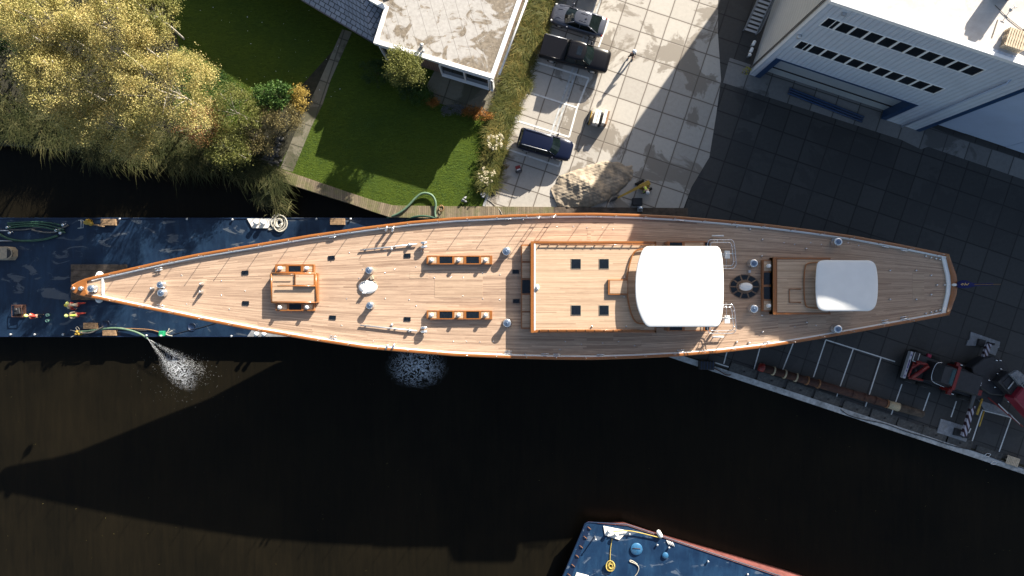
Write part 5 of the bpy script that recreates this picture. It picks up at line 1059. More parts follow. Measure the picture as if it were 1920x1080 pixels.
# ---------------------------------------------------------------- cars (local: +x forward)
def car(name, label, L, Wd, Ht, kind, paint, px, py, heading, parent=None):
    t = thing(name, label, 'car', P(px, py, 0.012), heading, None)
    hw = Wd/2; belt = 0.62*Ht if kind != 'sedan' else 0.66*Ht
    st = {'sedan': [(-.5, .60, .50, .55), (-.485, .78, .38, .62), (-.45, .90, .30, .665), (-.36, .97, .26, .67), (-.2, 1, .24, .665), (.1, 1, .24, .66), (.27, .985, .24, .645), (.38, .96, .26, .60), (.45, .89, .30, .54), (.485, .74, .36, .48), (.5, .52, .40, .43)],
          'suv': [(-.5, .74, .42, .60), (-.49, .88, .32, .64), (-.46, .95, .28, .655), (-.36, .99, .25, .66), (-.1, 1, .24, .655), (.2, 1, .24, .65), (.30, .985, .25, .64), (.42, .95, .28, .60), (.47, .88, .32, .55), (.492, .72, .38, .49), (.5, .50, .42, .45)],
          'pickup': [(-.5, .90, .42, .60), (-.495, .96, .36, .63), (-.47, .98, .30, .64), (-.3, 1, .28, .645), (-.05, 1, .27, .645), (.2, 1, .27, .645), (.28, .99, .28, .645), (.42, .97, .30, .62), (.475, .92, .34, .58), (.494, .80, .40, .52), (.5, .62, .44, .48)]}[kind]
    rings = []
    for fx, wk, zb, zt in st:
        x = fx*L; w_ = hw*wk; z0 = zb*Ht*0.9; z1 = zt*Ht*1.0; zm = (z0+z1)/2; sh = 0.90 if kind != 'pickup' else 0.93
        rings.append([Vector((x, y*w_, z)) for y, z in ((-.75, z0-.03), (-.97, z0+.05), (-1, zm), (-.985, z1-.10), (-sh, z1-.02), (-.6, z1+.015), (-.3, z1+.03), (0, z1+.035), (.3, z1+.03), (.6, z1+.015), (sh, z1-.02), (.985, z1-.10), (1, zm), (.97, z0+.05), (.75, z0-.03))])
    b = MB(); b.loft(rings); body = b.build('body', paint, t)
    bz = .65*Ht
    # greenhouse: (x, halfwidth factor, z factor)
    gh = {'sedan': dict(base=(-.40, .22), roof=(-.205, .065), wb=.86, wr=.62), 'suv': dict(base=(-.47, .235), roof=(-.43, .10), wb=.92, wr=.76), 'pickup': dict(base=(-.135, .235), roof=(-.10, .125), wb=.92, wr=.76)}[kind]
    xb0, xb1 = [v*L for v in gh['base']]; xr0, xr1 = [v*L for v in gh['roof']]; wb, wr = gh['wb']*hw, gh['wr']*hw; zr = Ht-0.03
    b = MB(); n_ = 7; lo = []; hi = []
    def outl(x0, x1, w_, z, bow): return [Vector((x0-bow*0.3, -w_*0.75, z)), Vector((x0, -w_*.96, z)), Vector(((x0+x1)/2, -w_, z)), Vector((x1-0.1, -w_*.93, z)), Vector((x1, -w_*.80, z)), Vector((x1+bow, -w_*.4, z)), Vector((x1+bow*1.3, 0, z)), Vector((x1+bow, w_*.4, z)), Vector((x1, w_*.80, z)), Vector((x1-0.1, w_*.93, z)), Vector(((x0+x1)/2, w_, z)), Vector((x0, w_*.96, z)), Vector((x0-bow*0.3, w_*.75, z))]
    b.loft([outl(xb0, xb1, wb, bz-0.08, .14), outl(xb0*.97+xr0*.03, xb1*.97+xr1*.03, wb, bz+.03, .14), outl(xr0, xr1, wr*1.02, zr-0.015, .10)], True, False)
    b.build('windows', 'car_glass', t)
    b = MB(); b.loft([outl(xr0-.02, xr1+.0, wr*1.05, zr-.03, .09), outl(xr0, xr1-.02, wr*1.01, zr+.01, .08), outl(xr0+.12, xr1-.1, wr*.8, zr+.035, .06)], True, True); b.build('roof', paint, t)
    # pillars
    for s in (-1, 1):
        xm = (xr0*.45+xr1*.55)
        for p_, q_, r_ in (((xb1-.02, s*wb*.90, bz+.02), (xr1-.02, s*wr*.92, zr), .035), ((xb0+.03, s*wb*.93, bz+.02), (xr0+.02, s*wr*.95, zr), .05), ((xm, s*wb*.985, bz), (xm, s*wr*1.0, zr), .03)): b = MB(); b.tube([p_, q_], r_, 6); b.build('pillar', paint, t)
        b = MB(); b.ball((xb1-.28*1, s*(hw+.10), bz+.10), .11, 10, (.8, 1.1, .8)); b.tube([(xb1-.28, s*(hw-.08), bz+.04), (xb1-.28, s*(hw+.06), bz+.08)], .03, 6); b.build('mirror', paint, t)
        b = MB(); b.ball((.455*L, s*hw*.76, .49*Ht), .10, 10, (1.4, 1.0, .7)); b.build('headlight', 'lamp', t)
        b = MB(); b.ball((-.478*L, s*hw*.78, .55*Ht), .10, 10, (.8, 1.3, .9)); b.build('tail_light', 'redlamp', t)
        for fx in (-.31, .30):
            b = MB(); r_ = .34 if kind == 'sedan' else .38; c_ = (fx*L, s*(hw-.15), r_)
            pr = [(-.11, r_*.9), (-.09, r_), (.09, r_), (.11, r_*.9)]; vs = []
            for y_, rr in pr:
                for j in range(18): a_ = 2*math.pi*j/18; vs.append((c_[0]+rr*math.cos(a_), c_[1]+y_, c_[2]+rr*math.sin(a_)))
            fs = [(i*18+j, i*18+(j+1) % 18, (i+1)*18+(j+1) % 18, (i+1)*18+j) for i in range(3) for j in range(18)]+[tuple(range(18)), tuple(range(54, 72))[::-1]]
            b.add(vs, fs, True); w_o = b.build('wheel', 'tyre', t)
            b = MB(); b.tube([(c_[0], c_[1]+s*.085, c_[2]), (c_[0], c_[1]+s*.125, c_[2])], r_*.6, 12); b.build('rim', 'steel', w_o)
    if kind == 'suv':
        for s in (-1, 1): b = MB(); b.tube([(xr0+.1, s*wr*.95, zr+.05), (xr0+.3, s*wr*.95, zr+.085), (xr1-.25, s*wr*.95, zr+.085), (xr1-.1, s*wr*.95, zr+.04)], .028, 6); b.build('roof_rail', 'chrome', t)
    if kind == 'sedan':
        b = MB(); b.box((xr0+.35, 0, zr+.06), (.14, .04, .06)); b.build('aerial', 'black', t)
        for s in (-1, 1): b = MB(); b.tube([(xr0+.3, s*wr*.55, zr+.045), (xr1-.4, s*wr*.55, zr+.045)], .012, 5); b.build('roof_seam', 'car_black', t)
        for s in (-.45, .45): b = MB(); b.tube([(.25*L, s*hw, bz+.01), (.40*L, s*hw*.8, bz-.02)], .015, 5); b.build('bonnet_crease', paint, t)
    if kind == 'pickup':
        b = MB(); b.rbox((-.325*L, 0, .655*Ht), (.335*L, Wd*.86, .07), 0, .02); b.build('bed_cover', 'car_black', t)
        for s in (-.95, .95): b = MB(); b.tube([(-.48*L, s*hw*.93, .665*Ht), (-.17*L, s*hw*.93, .665*Ht)], .035, 6); b.build('bed_rail', 'steel' if s > 0 else 'car_black', t)
        b = MB(); b.box((.045*L, 0, zr+.04), (.07*L, .75, .012)); b.build('sunroof', 'glass_dark', t)
        for y in (-.5, -.25, 0, .25, .5): b = MB(); b.box((-.05*L, y, zr+.035), (.10*L, .03, .015)); b.build('roof_rib', paint, t)
    return t
hd = -TH
car('parked_car', 'silver grey saloon parked nose to the hedge in the upper bay', 4.75, 1.86, 1.45, 'sedan', 'car_grey', 1083, 43.5, math.pi+hd+R(1))
car('parked_car', 'black pickup truck with covered bed beside the grey saloon', 5.95, 2.02, 1.92, 'pickup', 'car_black', 1077, 108, hd+R(4))
car('parked_car', 'dark blue estate car with silver roof rails nearest the yacht', 4.70, 1.86, 1.72, 'suv', 'car_navy', 1021.5, 275, hd+R(3))
car('parked_car', 'dark olive car mostly cut off by the top edge', 4.6, 1.9, 1.6, 'suv', 'car_olive', 1085, -29, math.pi+hd)

# ---------------------------------------------------------------- people
def skin_obj(name, joints, edges, mat, parent, rots=None, sub=1):
    me = bpy.data.meshes.new(name); me.from_pydata([j[0] for j in joints], edges, []); me.materials.append(M[mat])
    o = link(name, me, parent); 
    md = o.modifiers.new('skin', 'SKIN'); md.use_smooth_shade = True
    for i, j in enumerate(joints): r_ = j[1]; me.skin_vertices[0].data[i].radius = (r_, r_) if not isinstance(r_, tuple) else r_
    me.skin_vertices[0].data[0].use_root = True
    sd = o.modifiers.new('sub', 'SUBSURF'); sd.levels = sub; sd.render_levels = sub
    return o
def person(label, px, py, z, yaw, top, legs, helmet, lean=0.0, arms=((.25, .25), (.25, -.25)), vest=None, stride=.12, crouch=0.0, S=1.0, reach=0.9):
    """local frame: +x is where the person faces. lean = radians forward; arms = hand (forward, side) offsets"""
    t = thing('person', label, 'person', P(px, py, z), yaw); t.scale = (S,)*3
    hz = 0.92-crouch; ca, sa = math.cos(lean), math.sin(lean)
    def tr(x, y, z_): return (x*ca+z_*sa, y, hz+z_*ca-x*sa)       # torso frame at the pelvis
    sh = 0.48; nk = 0.55; hd_ = 0.72
    kn = lambda s, f: (f*0.6+crouch*0.45+.03, s*.11, 0.48-crouch*0.15)
    J = [(tr(0, 0, 0), .10), (tr(0, 0, .22), .10), (tr(0, 0, .42), .11), (tr(0, 0, nk), .055), (tr(.02, 0, .62), .06)]; E = [(0, 1), (1, 2), (2, 3), (3, 4)]
    armJ = []
    for s, (fx, sy) in ((1, arms[0]), (-1, arms[1])):
        a0 = tr(0, s*.19, sh); hand = tr(fx, s*.05+sy, sh-reach*0.55+abs(fx)*0.35); m_ = tuple((a0[k]+hand[k])/2 for k in range(3)); el_ = (m_[0]-.06, m_[1]+s*.07, m_[2]-.04)
        i = len(J); J += [(a0, .062), (el_, .045), (hand, .032)]; E += [(2, i), (i, i+1), (i+1, i+2)]
        armJ.append((a0, el_, hand)); dx = Vector(hand)-Vector(el_); dx.normalize(); lat = Vector((0, 1, 0)); h0 = Vector(hand)
        palm = h0+dx*.07; k = len(J); J.append((tuple(palm), .036)); E.append((i+2, k))
        for q, ln in zip((-.033, -.011, .011, .032), (.065, .078, .073, .056)):
            p1 = palm+lat*q+dx*.03; p2 = p1+dx*ln*.6-Vector((0, 0, .012)); p3 = p2+dx*ln*.3-Vector((0, 0, .025)); n0 = len(J); J += [(tuple(p1), .010), (tuple(p2), .009), (tuple(p3), .008)]; E += [(k, n0), (n0, n0+1), (n0+1, n0+2)]
        th_ = h0+lat*(-s*.035)+dx*.03; n0 = len(J); J += [(tuple(th_), .012), (tuple(th_+dx*.035-lat*s*.02), .010)]; E += [(i+2, n0), (n0, n0+1)]
    legJ = []
    for s, f in ((1, stride), (-1, -stride)):
        h_ = (0, s*.10, hz-.02); k_ = kn(s, f); an = (f-crouch*.2, s*.12, .09); to = (f-crouch*.2+.16, s*.14, .05); i = len(J)
        J += [(h_, .085), (k_, .058), (an, .042), (to, .035)]; E += [(0, i), (i, i+1), (i+1, i+2), (i+2, i+3)]; legJ.append((h_, k_, an, to))
    skin_obj('body', J, E, 'skin', t)
    # head with face
    hc = Vector(tr(.05, 0, hd_)); b = MB(); b.ball(hc, .105, 14, (1.05, .82, 1.2)); b.ball(hc+Vector((.105, 0, -.01)), .022, 8, (1, .8, 1.3))
    for s in (-1, 1): b.ball(hc+Vector((0, s*.088, 0)), .03, 8, (.7, .4, 1))
    hd_o = b.build('head', 'skin', t)
    b = MB()
    for s in (-1, 1): b.ball(hc+Vector((.098, s*.035, .02)), .014, 8)
    b.build('eyes', 'black', hd_o); b = MB(); b.ball(hc+Vector((.095, 0, -.055)), .022, 8, (.5, 1.2, .35)); b.build('mouth', 'redlamp', hd_o)
    b = MB(); b.ball(hc+Vector((-.02, 0, .03)), .108, 12, (1, .88, 1.05)); b.build('hair', 'hair', t)
    if helmet:
        b = MB(); b.lathe(hc+Vector((0, 0, .045)), [(.15, 0), (.155, .012), (.135, .02), (.13, .07), (.10, .12), (.05, .148), (.005, .155)], 16, 1.12, .95); b.tube([tuple(hc+Vector((-.12, 0, .13))), tuple(hc+Vector((0, 0, .205))), tuple(hc+Vector((.12, 0, .13)))], .012, 6); b.build('helmet', helmet, t)
    J = [(tr(0, 0, -.04), .135), (tr(0, 0, .22), (.12, .15)), (tr(0, 0, .44), (.12, .16)), (tr(0, 0, .54), .08)]; E = [(0, 1), (1, 2), (2, 3)]
    skin_obj('vest' if vest else 'jacket', J, E, vest or top, t)
    for a0, e_, h_ in armJ:
        hh_ = tuple(e_[k]*.15+h_[k]*.85 for k in range(3)); skin_obj('sleeve', [(a0, .085), (e_, .065), (hh_, .05)], [(0, 1), (1, 2)], top, t)
    for h_, k_, an, to in legJ:
        skin_obj('trouser_leg', [(h_, .115), (k_, .085), ((an[0], an[1], an[2]+.05), .07)], [(0, 1), (1, 2)], legs, t)
        skin_obj('boot', [((an[0]-.04, an[1], .06), .055), ((to[0], to[1], .05), .05)], [(0, 1)], 'dark_cloth', t)
    return t
person('person in yellow helmet facing two others, leftmost of the group below the bow', 142, 577, BZ, R(60), 'red_cloth', 'red_cloth', 'helmet_y', .65, ((.45, -.1), (.3, .1)), vest='cream_cloth')
person('person in golden helmet and red overalls leaning towards the others under the bow', 156, 571, BZ, R(182), 'red_cloth', 'red_cloth', 'helmet_g', .95, ((.5, 0), (.35, .1)), vest='cream_cloth', stride=.3)
person('person in lime helmet and red trousers bending forward, lowest of the bow group', 156, 590, BZ, R(184), 'cream_cloth', 'red_cloth', 'helmet_y', 1.1, ((.35, .1), (.3, -.2)), vest='hivis', stride=.3)
person('person in lime helmet working alone beside two teal buckets on the barge', 80, 592, BZ, R(176), 'red_cloth', 'dark_cloth', 'helmet_y', 1.0, ((.3, 0), (.4, .15)), vest='red_cloth', crouch=.15)
person('person in dark clothes and white helmet standing alone on the sunlit yard', 1181.5, 108.5, 0.012, R(-60), 'dark_cloth', 'dark_cloth', 'helmet_w', .05, ((.25, .05), (.2, -.05)), S=1.08)
person('person in hi-vis vest and white helmet beside the yellow loading arm', 1205, 354, 0.012, R(-75), 'hivis', 'dark_cloth', 'helmet_w', .75, ((.4, -.3), (.4, .3)), vest='hivis', S=1.05)
t = thing('warning_lamp', 'small red and white lamp trolley in the shade of the blue car', 'trolley', P(972, 319, 0.012), 0.3)
m = MB(); m.rbox((0, -.1, .28), (.42, .36, .3), 0, .04); m.build('casing', 'crane_grey', t); m = MB(); m.prism([(-.22, .02), (.22, .02), (.2, .3), (-.2, .3)], .42, .62, .06); m.build('hood', 'crane_red', t); m = MB(); m.box((0, -.02, .47), (.3, .12, .06)); m.build('panel', 'white', t)
for s in (-1, 1): m = MB(); m.tube([(s*.22, -.1, .1), (s*.27, -.1, .1)], .1, 10); m.build('wheel', 'tyre', t)
t = thing('cable_heap', 'small heap of rusty brown offcuts at the hedge side', 'offcuts', P(947, 312, 0.012))
m = MB(); 
for i in range(9): a_ = random.random()*3; x_, y_ = random.uniform(-.35, .35), random.uniform(-.15, .15); m.tube([(x_-.25*math.cos(a_), y_-.2*math.sin(a_), .04+i*.02), (x_+.25*math.cos(a_), y_+.2*math.sin(a_), .06+i*.02)], .025, 5)
m.build('sticks', 'rust_ring', t)
m = MB(); pts = [(P(923.5, 362, .04)+Vector((.2*math.cos(a), .2*math.sin(a), 0))) for a in [i*math.pi/8 for i in range(16)]]; m.tube(pts, .06, 8, True); tag(m.build('rubber_ring', 'black', world=True), 'black rubber ring lying on the pavement by the kerb end', 'ring')
for x, y, l in ((906, 365, 'grey and white stones piled at the kerb end beside the rubber ring'), (870, 374, 'grey potted stones standing on the lawn edge')):
    t = thing('stone_pile', l, 'stones', P(x, y, 0.01)); m = MB()
    for i in range(9): m.ball((random.uniform(-.22, .22), random.uniform(-.25, .25), .12+random.random()*.25), random.uniform(.07, .15), 7, (1, .8, .7))
    m.build('stones', 'steelpad', t)
# stack of boards
t = thing('board_stack', 'white and brown boards stood on edge as a stack in the yard', 'boards', P(1117, 224, 0.012), -R(14))
for x, w_, h_, mt, y in ((-.62, .10, .35, 'black', 0), (-.50, .07, .40, 'yellow', -.05), (-.12, .26, 1.0, 'white_wood', 0), (.14, .2, 1.05, 'white_wood', .0), (.36, .14, .6, 'dark_cloth', .0), (.64, .26, 1.05, 'white_wood', .15), (.86, .18, 1.0, 'brown_wood', .12)):
    m = MB(); m.rbox((x, y, h_/2), (w_, 1.15, h_), 0, .01); m.build('board', mt, t)
# bollard mooring post at the quay edge
m = MB(); c = P(1199, 391, 0.1); m.rbox((c.x, c.y, .1), (.42, .5, .2), 0, .02); t = thing('mooring_bollard', 'small grey mooring bollard on the dark quay edge against the rail', 'bollard', P(1199, 392, 0.012)); m = MB(); m.rbox((0, 0, .15), (.42, .5, .3), 0, .02); m.build('base', 'steelpad', t); m = MB(); m.lathe((0, 0, .3), [(.12, 0), (.1, .35), (.17, .4), (.14, .48)], 12); m.build('head', 'chrome', t)
m = MB(); c = P(1194, 379, .02); m.rbox((c.x, c.y, .22), (.85, .62, .42), 0, .05); tag(m.build('rubber_block', 'black', world=True), 'black rubber block standing by the worker in hi-vis', 'block')
# yellow loading arm
t = thing('loading_arm', 'yellow mini excavator arm lying beside the sand pile', 'loader', P(1190, 358, 0.012))
m = MB(); a, c = P(1158, 371, .55), P(1202, 349, .75); d = c-a; m.loft([[a+Vector((-d.y, d.x, 0)).normalized()*s*.07+Vector((0, 0, q)) for s, q in ((-1, 0), (1, 0), (1, .12), (-1, .12))], [c+Vector((-d.y, d.x, 0)).normalized()*s*.13+Vector((0, 0, q)) for s, q in ((-1, 0), (1, 0), (1, .25), (-1, .25))]], True, False); m.build('arm', 'yellow', t, world=True)
m = MB(); c = P(1208, 347, .5); an = math.atan2(d.y, d.x); m.rbox((c.x, c.y, .62), (.95, .42, .35), an, .05); c = P(1210, 351, .3); m.rbox((c.x, c.y, .4), (.6, .35, .5), an, .05); m.build('engine_cover', 'yellow', t, world=True)
m = MB(); c = P(1150, 374, .2); m.prism([(c.x-.35, c.y-.25), (c.x+.3, c.y+.05), (c.x+.4, c.y+.25), (c.x-.1, c.y+.1)], 0.02, .45, .05); m.build('bucket', 'crane_dark', t, world=True)
m = MB()
for s in (-1, 1): c = P(1206, 350, 0)+Vector((-.35*s, .35*s, 0)); m.rbox((c.x, c.y, .17), (.8, .2, .34), an, .08)
m.build('track', 'tyre', t, world=True)

# sand pile
def heap(name, cx, cy, hx, hy, h, mat, label, seed=1, n=64, rot=0.0, z0=0.008, rough=0.35):
    b = MB(); vs = []; fs = []; fs_ = np.random.default_rng(seed); ph = fs_.uniform(0, 6.28, 24); am = fs_.uniform(.4, 1, 24)
    def fbm(x, y):
        s_ = 0; 
        for k in range(12): f_ = 0.8*1.42**k; s_ += am[k]/1.4**k*math.sin(f_*(x*math.cos(ph[k])+y*math.sin(ph[k]))+ph[k+12])
        return s_
    c = P(cx, cy, 0)
    for i in range(n+1):
        for j in range(n+1):
            u, v = 2*i/n-1, 2*j/n-1; X, Y = u*hx, v*hy; q = fbm(X*1.6, Y*1.6); r_ = math.hypot(u, v)*(1+0.16*fbm(X*1.1+5, Y*1.1)); z = max(0, 1-r_)**.55*h*(0.8+rough*.6*q)+(0.09*max(0, fbm(X*3+9, Y*3+2)) if r_ < 1 else 0)
            xr, yr = X*math.cos(rot)-Y*math.sin(rot), X*math.sin(rot)+Y*math.cos(rot)
            vs.append((c.x+xr, c.y+yr, z0-0.02+max(0, z) if r_ < 1 else z0-0.03))
    fs = [(i*(n+1)+j, (i+1)*(n+1)+j, (i+1)*(n+1)+j+1, i*(n+1)+j+1) for i in range(n) for j in range(n)]
    b.add(vs, fs, True); o = b.build(name, mat, world=True); return tag(o, label, 'sand', None, None)
heap('sand_pile', 1115, 345, 3.7, 1.75, 0.8, 'sand', 'heap of pale sand half in shade beside the yacht rail', 3, 110, R(22), rough=.45)

# ---------------------------------------------------------------- rusty pipe on the quay
t = thing('steel_pipe', 'long rusty steel pipe with rings lying along the quay', 'pipe', P(1580, 730, 0.012))
pa, pb = P(1428, 689, .45), P(1690, 765, .45)
m = MB(); m.tube([pa, pb], .33, 18); m.build('pipe_body', 'rust', t, world=True)
m = MB(); m.tube([pb+(pb-pa).normalized()*-.3, pb+(pb-pa).normalized()*1.9], [.36, .30], 18); m.build('timber_end', 'timber_dark', t, world=True)
m = MB(); dpn = (pb-pa).normalized(); m.tube([pa-dpn*.25, pa-dpn*.2, pa+dpn*.15, pa+dpn*.18], [.2, .36, .38, .34], 16); m.tube([pa+dpn*-.3+Vector((0, 0, .2)), pa+dpn*.1+Vector((0, 0, .4))], .07, 8); m.build('end_cap', 'crane_red', t, world=True)
for i, x in enumerate((1450, 1471, 1492, 1513, 1534, 1597, 1619, 1640, 1662)):
    f = (x-1428)/(1690-1428); c = pa.lerp(pb, f); m = MB(); m.tube([c-dpn*.06, c+dpn*.06], .40 if i < 5 else .36, 18); m.build('ring', 'cream_ring' if i < 3 else ('rust_ring' if i < 5 or i == 8 else 'rust'), t, world=True)
m = MB(); c = pa.lerp(pb, .96); m.tube([c-dpn*.7, c+dpn*.25], [.34, .365], 16); m.build('bare_patch', 'cream_ring', t, world=True)
# dark fender block and bits at quay edge near the yacht
t = thing('tyre_fender', 'black ribbed rubber fender block hung over the quay edge', 'fender', P(1323, 684, 0.16))
m = MB(); m.rbox((0, 0, .25), (1.3, .75, .5), -.06, .08); m.build('block', 'black', t); m = MB()
for i in range(5): m.box((-.5+i*.25, 0, .51), (.08, .72, .05), -.06)
m.build('rib', 'navy', t)
m = MB(); m.tube(smooth_path(PP([(1338, 690), (1352, 697), (1362, 704), (1370, 703)], .2)), .04, 6); tag(m.build('mooring_chain', 'rust', world=True), 'short rusty chain on the quay cap beside the fender', 'chain')
tub('cable', [(1576, 768, .19), (1592, 780, .19), (1625, 788, .19), (1660, 794, .19), (1700, 810, .19), (1745, 822, .19), (1780, 835, .19), (1830, 845, .19), (1870, 862, .19), (1925, 880, .19)], .035, 'black', 'long black cable running along the quay wall cap', 'cable')
pallet('pallet', P(1897, 864, 0.16), -TH, (1.1, .75), 1, 'small pale pallet lying in light on the quay edge')
for x, y, l in ((1863, 868, 'bright metal shackle on the quay cap near the pallet'), (1852, 853, 'small metal eye behind the quay cap')):
    m = MB(); c = P(x, y, .2); m.tube([(c.x+.25*math.cos(a), c.y+.12*math.sin(a), .2+.05*math.sin(3*a)) for a in [i*math.pi/6 for i in range(12)]], .03, 6, True); tag(m.build('shackle', 'chrome', world=True), l, 'shackle')

# ---------------------------------------------------------------- mobile crane (local +x points lower right)
ca = -R(17.5); cr = thing('mobile_crane', 'red and black mobile crane on striped outriggers at the right edge', 'crane', P(1750, 700, 0.012), ca)
def K(px, py, z):          # world point -> crane local
    w_ = P(px, py, z)-P(1750, 700, 0.012); c_, s_ = math.cos(-ca), math.sin(-ca); return Vector((w_.x*c_-w_.y*s_, w_.x*s_+w_.y*c_, w_.z))
m = MB(); m.box((1.2, 0, .95), (8.6, 2.1, .5)); m.build('chassis', 'crane_dark', cr)
for x in (-2.2, -.8, 1.4, 2.8):
    for s in (-1, 1): m = MB(); m.tube([(x, s*1.0, .55), (x, s*1.38, .55)], .55, 16); w_o = m.build('wheel', 'tyre', cr); m = MB(); m.tube([(x, s*1.37, .55), (x, s*1.41, .55)], .3, 12); m.build('rim', 'crane_grey', w_o)
m = MB(); m.rbox((-3.10, -.05, 1.2), (.24, 2.35, .4), 0, .03); bb = m.build('bumper', 'bumper_grey', cr)
m = MB()
for i in range(5): m.box((-3.10, -1.0+i*.45+(.1 if i == 2 else 0), 1.405), (.10, .16 if i != 2 else .7, .01))
m.build('bumper_marks', 'purple', bb)
m = MB(); m.rbox((-2.65, .78, 1.2), (.45, .8, .3), 0, .02); sb = m.build('step_box', 'crane_dark', cr); m = MB(); m.tube([(-2.86, .4, 1.38), (-2.86, 1.16, 1.38)], .03, 5); m.tube([(-2.44, .4, 1.38), (-2.44, 1.16, 1.38)], .03, 5); m.tube([(-2.86, .4, 1.38), (-2.44, .4, 1.38)], .03, 5); m.build('edge_strip', 'white', sb)
m = MB(); 
for p, q, r_ in (((-2.55, -1.0, 1.5), (-1.75, .35, 1.9), .17), ((-2.75, -.2, 1.4), (-2.3, .45, 1.6), .13), ((-2.6, .4, 1.5), (-1.8, .4, 1.8), .13), ((-2.75, -1.0, 1.3), (-2.7, .3, 1.4), .09), ((-2.7, -1.05, 1.3), (-1.6, -.9, 1.5), .10)): m.tube([p, q], r_, 8)
m.build('front_hitch', 'crane_red', cr)
m = MB(); m.rbox((-2.1, 0, 1.1), (1.1, 2.2, .35), 0, .05); m.rbox((-2.25, -.35, 1.45), (.5, .25, .3), 0, .04); m.build('winch_bay', 'crane_dark', cr)
m = MB(); m.loft([[Vector((x, y, 1.2)) for x, y in ((-1.55, -.85), (-1.55, .85), (.1, .95), (.1, -.95))], [Vector((x, y, 2.1)) for x, y in ((-1.4, -.8), (-1.4, .8), (.1, .9), (.1, -.9))], [Vector((x, y, 2.75)) for x, y in ((-.95, -.68), (-.95, .68), (.05, .75), (.05, -.75))]], True, False); cb = m.build('cab', 'crane_dark', cr)
m = MB(); m.loft([[Vector((x, y, 2.76)) for x, y in ((-.3, -.6), (-.3, .6), (.03, .68), (.03, -.68))], [Vector((x, y, 2.80)) for x, y in ((-.25, -.55), (-.25, .55), (0.0, .62), (0.0, -.62))]], True, False); m.build('roof_window', 'cabglass', cb)
m = MB(); m.tube(smooth_path([(-.1, -.95, 2.1), (-1.0, -.88, 2.2), (-1.35, -.75, 2.2), (-1.48, -.3, 2.2), (-1.48, .3, 2.2), (-1.35, .8, 2.2), (-.95, .92, 2.2)], 2), .035, 6); m.build('mirror_frame', 'chrome', cb)
m = MB(); m.box((.28, 0, 2.5), (.26, 2.0, .35)); m.box((.28, .95, 1.8), (.3, .25, 1.2)); m.box((.28, -1.05, 1.8), (.3, .25, 1.2)); m.build('roll_bar', 'crane_red', cr)
m = MB(); m.rbox((1.55, .0, 1.75), (2.3, 1.75, 1.1), 0, .15); m.build('engine_cover', 'crane_dark', cr)
m = MB(); m.tube([(2.95, 1.7, 1.4), (2.95, -2.0, 1.4)], .16, 10); m.build('cross_beam', 'crane_grey', cr); m = MB(); m.box((2.9, -.5, 1.65), (.7, .45, .3)); m.build('beam_clamp', 'crane_red', cr)
m = MB(); m.tube([(3.75, -.9, 1.3), (3.75, -2.3, 1.3)], .09, 8); m.tube([(4.3, -1.8, 1.2), (4.3, -3.2, 1.2)], .06, 8); m.build('hydraulic_ram', 'yellow', cr)
for s, lb in ((1, 'mobile crane side tag'), (-1, 'b')): m = MB(); m.rbox((.9, s*1.25, 1.3), (.35, .3, .25), 0, .03); m.build('tool_box', 'crane_red', cr); m = MB(); m.box((1.15, s*1.28, 1.46), (.2, .07, .02)); m.build('reflector', 'white', cr)
m = MB(); m.rbox((-1.4, 1.25, .95), (.35, .3, .2), 0, .03); m.build('lamp', 'pink', cr)
# superstructure
def kpoly(pts, z): return [K(x, y, z) for x, y in pts]
m = MB(); m.prism(kpoly([(1822, 690), (1845, 672), (1862, 668), (1880, 676), (1892, 692), (1900, 712), (1896, 730), (1880, 742), (1858, 740), (1838, 728), (1826, 712)], 1.6), .5, 1.6, .08); m.build('turntable', 'crane_dark', cr)
m = MB(); m.prism(kpoly([(1871, 716), (1891, 697), (1934, 738), (1915, 760)], 2.4), 1.6, 2.4, .06); s2 = m.build('winch_housing', 'crane_dark', cr)
m = MB(); m.prism(kpoly([(1880, 717), (1891, 706), (1902, 717), (1890, 730)], 2.45), 2.4, 2.46, .02); m.build('grille', 'crane_dark', s2)
m = MB(); m.tube([K(1890, 729, 2.55), K(1901, 715, 2.55)], .06, 6); m.build('grab_handle', 'steel', s2)
m = MB(); m.prism(kpoly([(1902, 747), (1919, 726), (1990, 800), (1970, 822)], 3.0), 1.8, 3.0, .12); m.build('boom', 'crane_red_deep', cr)
m = MB(); 
for p, q in (((1901, 708), (1912, 697)), ((1912, 697), (1960, 742)), ((1901, 708), (1945, 752)), ((1906, 703), (1950, 747)), ((1908, 714), (1918, 703)), ((1916, 722), (1927, 711))): m.tube([K(*p, 3.0), K(*q, 3.0)], .035, 6)
m.build('platform_rail', 'steelpad', cr)
m = MB(); m.prism(kpoly([(1895, 702), (1908, 694), (1925, 710), (1912, 722)], 2.7), 2.4, 2.7); m.build('platform', 'steelpad', cr)
m = MB(); m.tube([K(1852, 745, 1.2), K(1918, 800, 1.3)], .07, 6); m.build('hose_guard', 'crane_red', cr); m = MB(); m.tube([K(1872, 757, 1.32), K(1890, 775, 1.32)], .045, 6); m.tube([K(1896, 779, 1.32), K(1912, 795, 1.32)], .045, 6); m.build('guard_stripe', 'white', cr)
for x, y in ((1869, 676), (1876, 676), (1877, 692), (1871, 701), (1833, 717), (1838, 722), (1866, 726), (1891, 753), (1855, 713), (1745+13, 688)):
    m = MB(); m.ball(K(x, y, 1.7), .07, 6, (1.6, .8, .6)); m.build('fitting', 'chrome', cr)
m = MB(); m.rbox(K(1834, 717, 1.5), (.5, .35, .25), .4, .05); m.tube(smooth_path([K(1829, 722, 1.7), K(1830, 716, 1.8), K(1836, 714, 1.8), K(1838, 721, 1.7)], 2), .05, 6); m.build('hose_swivel', 'steel', cr)
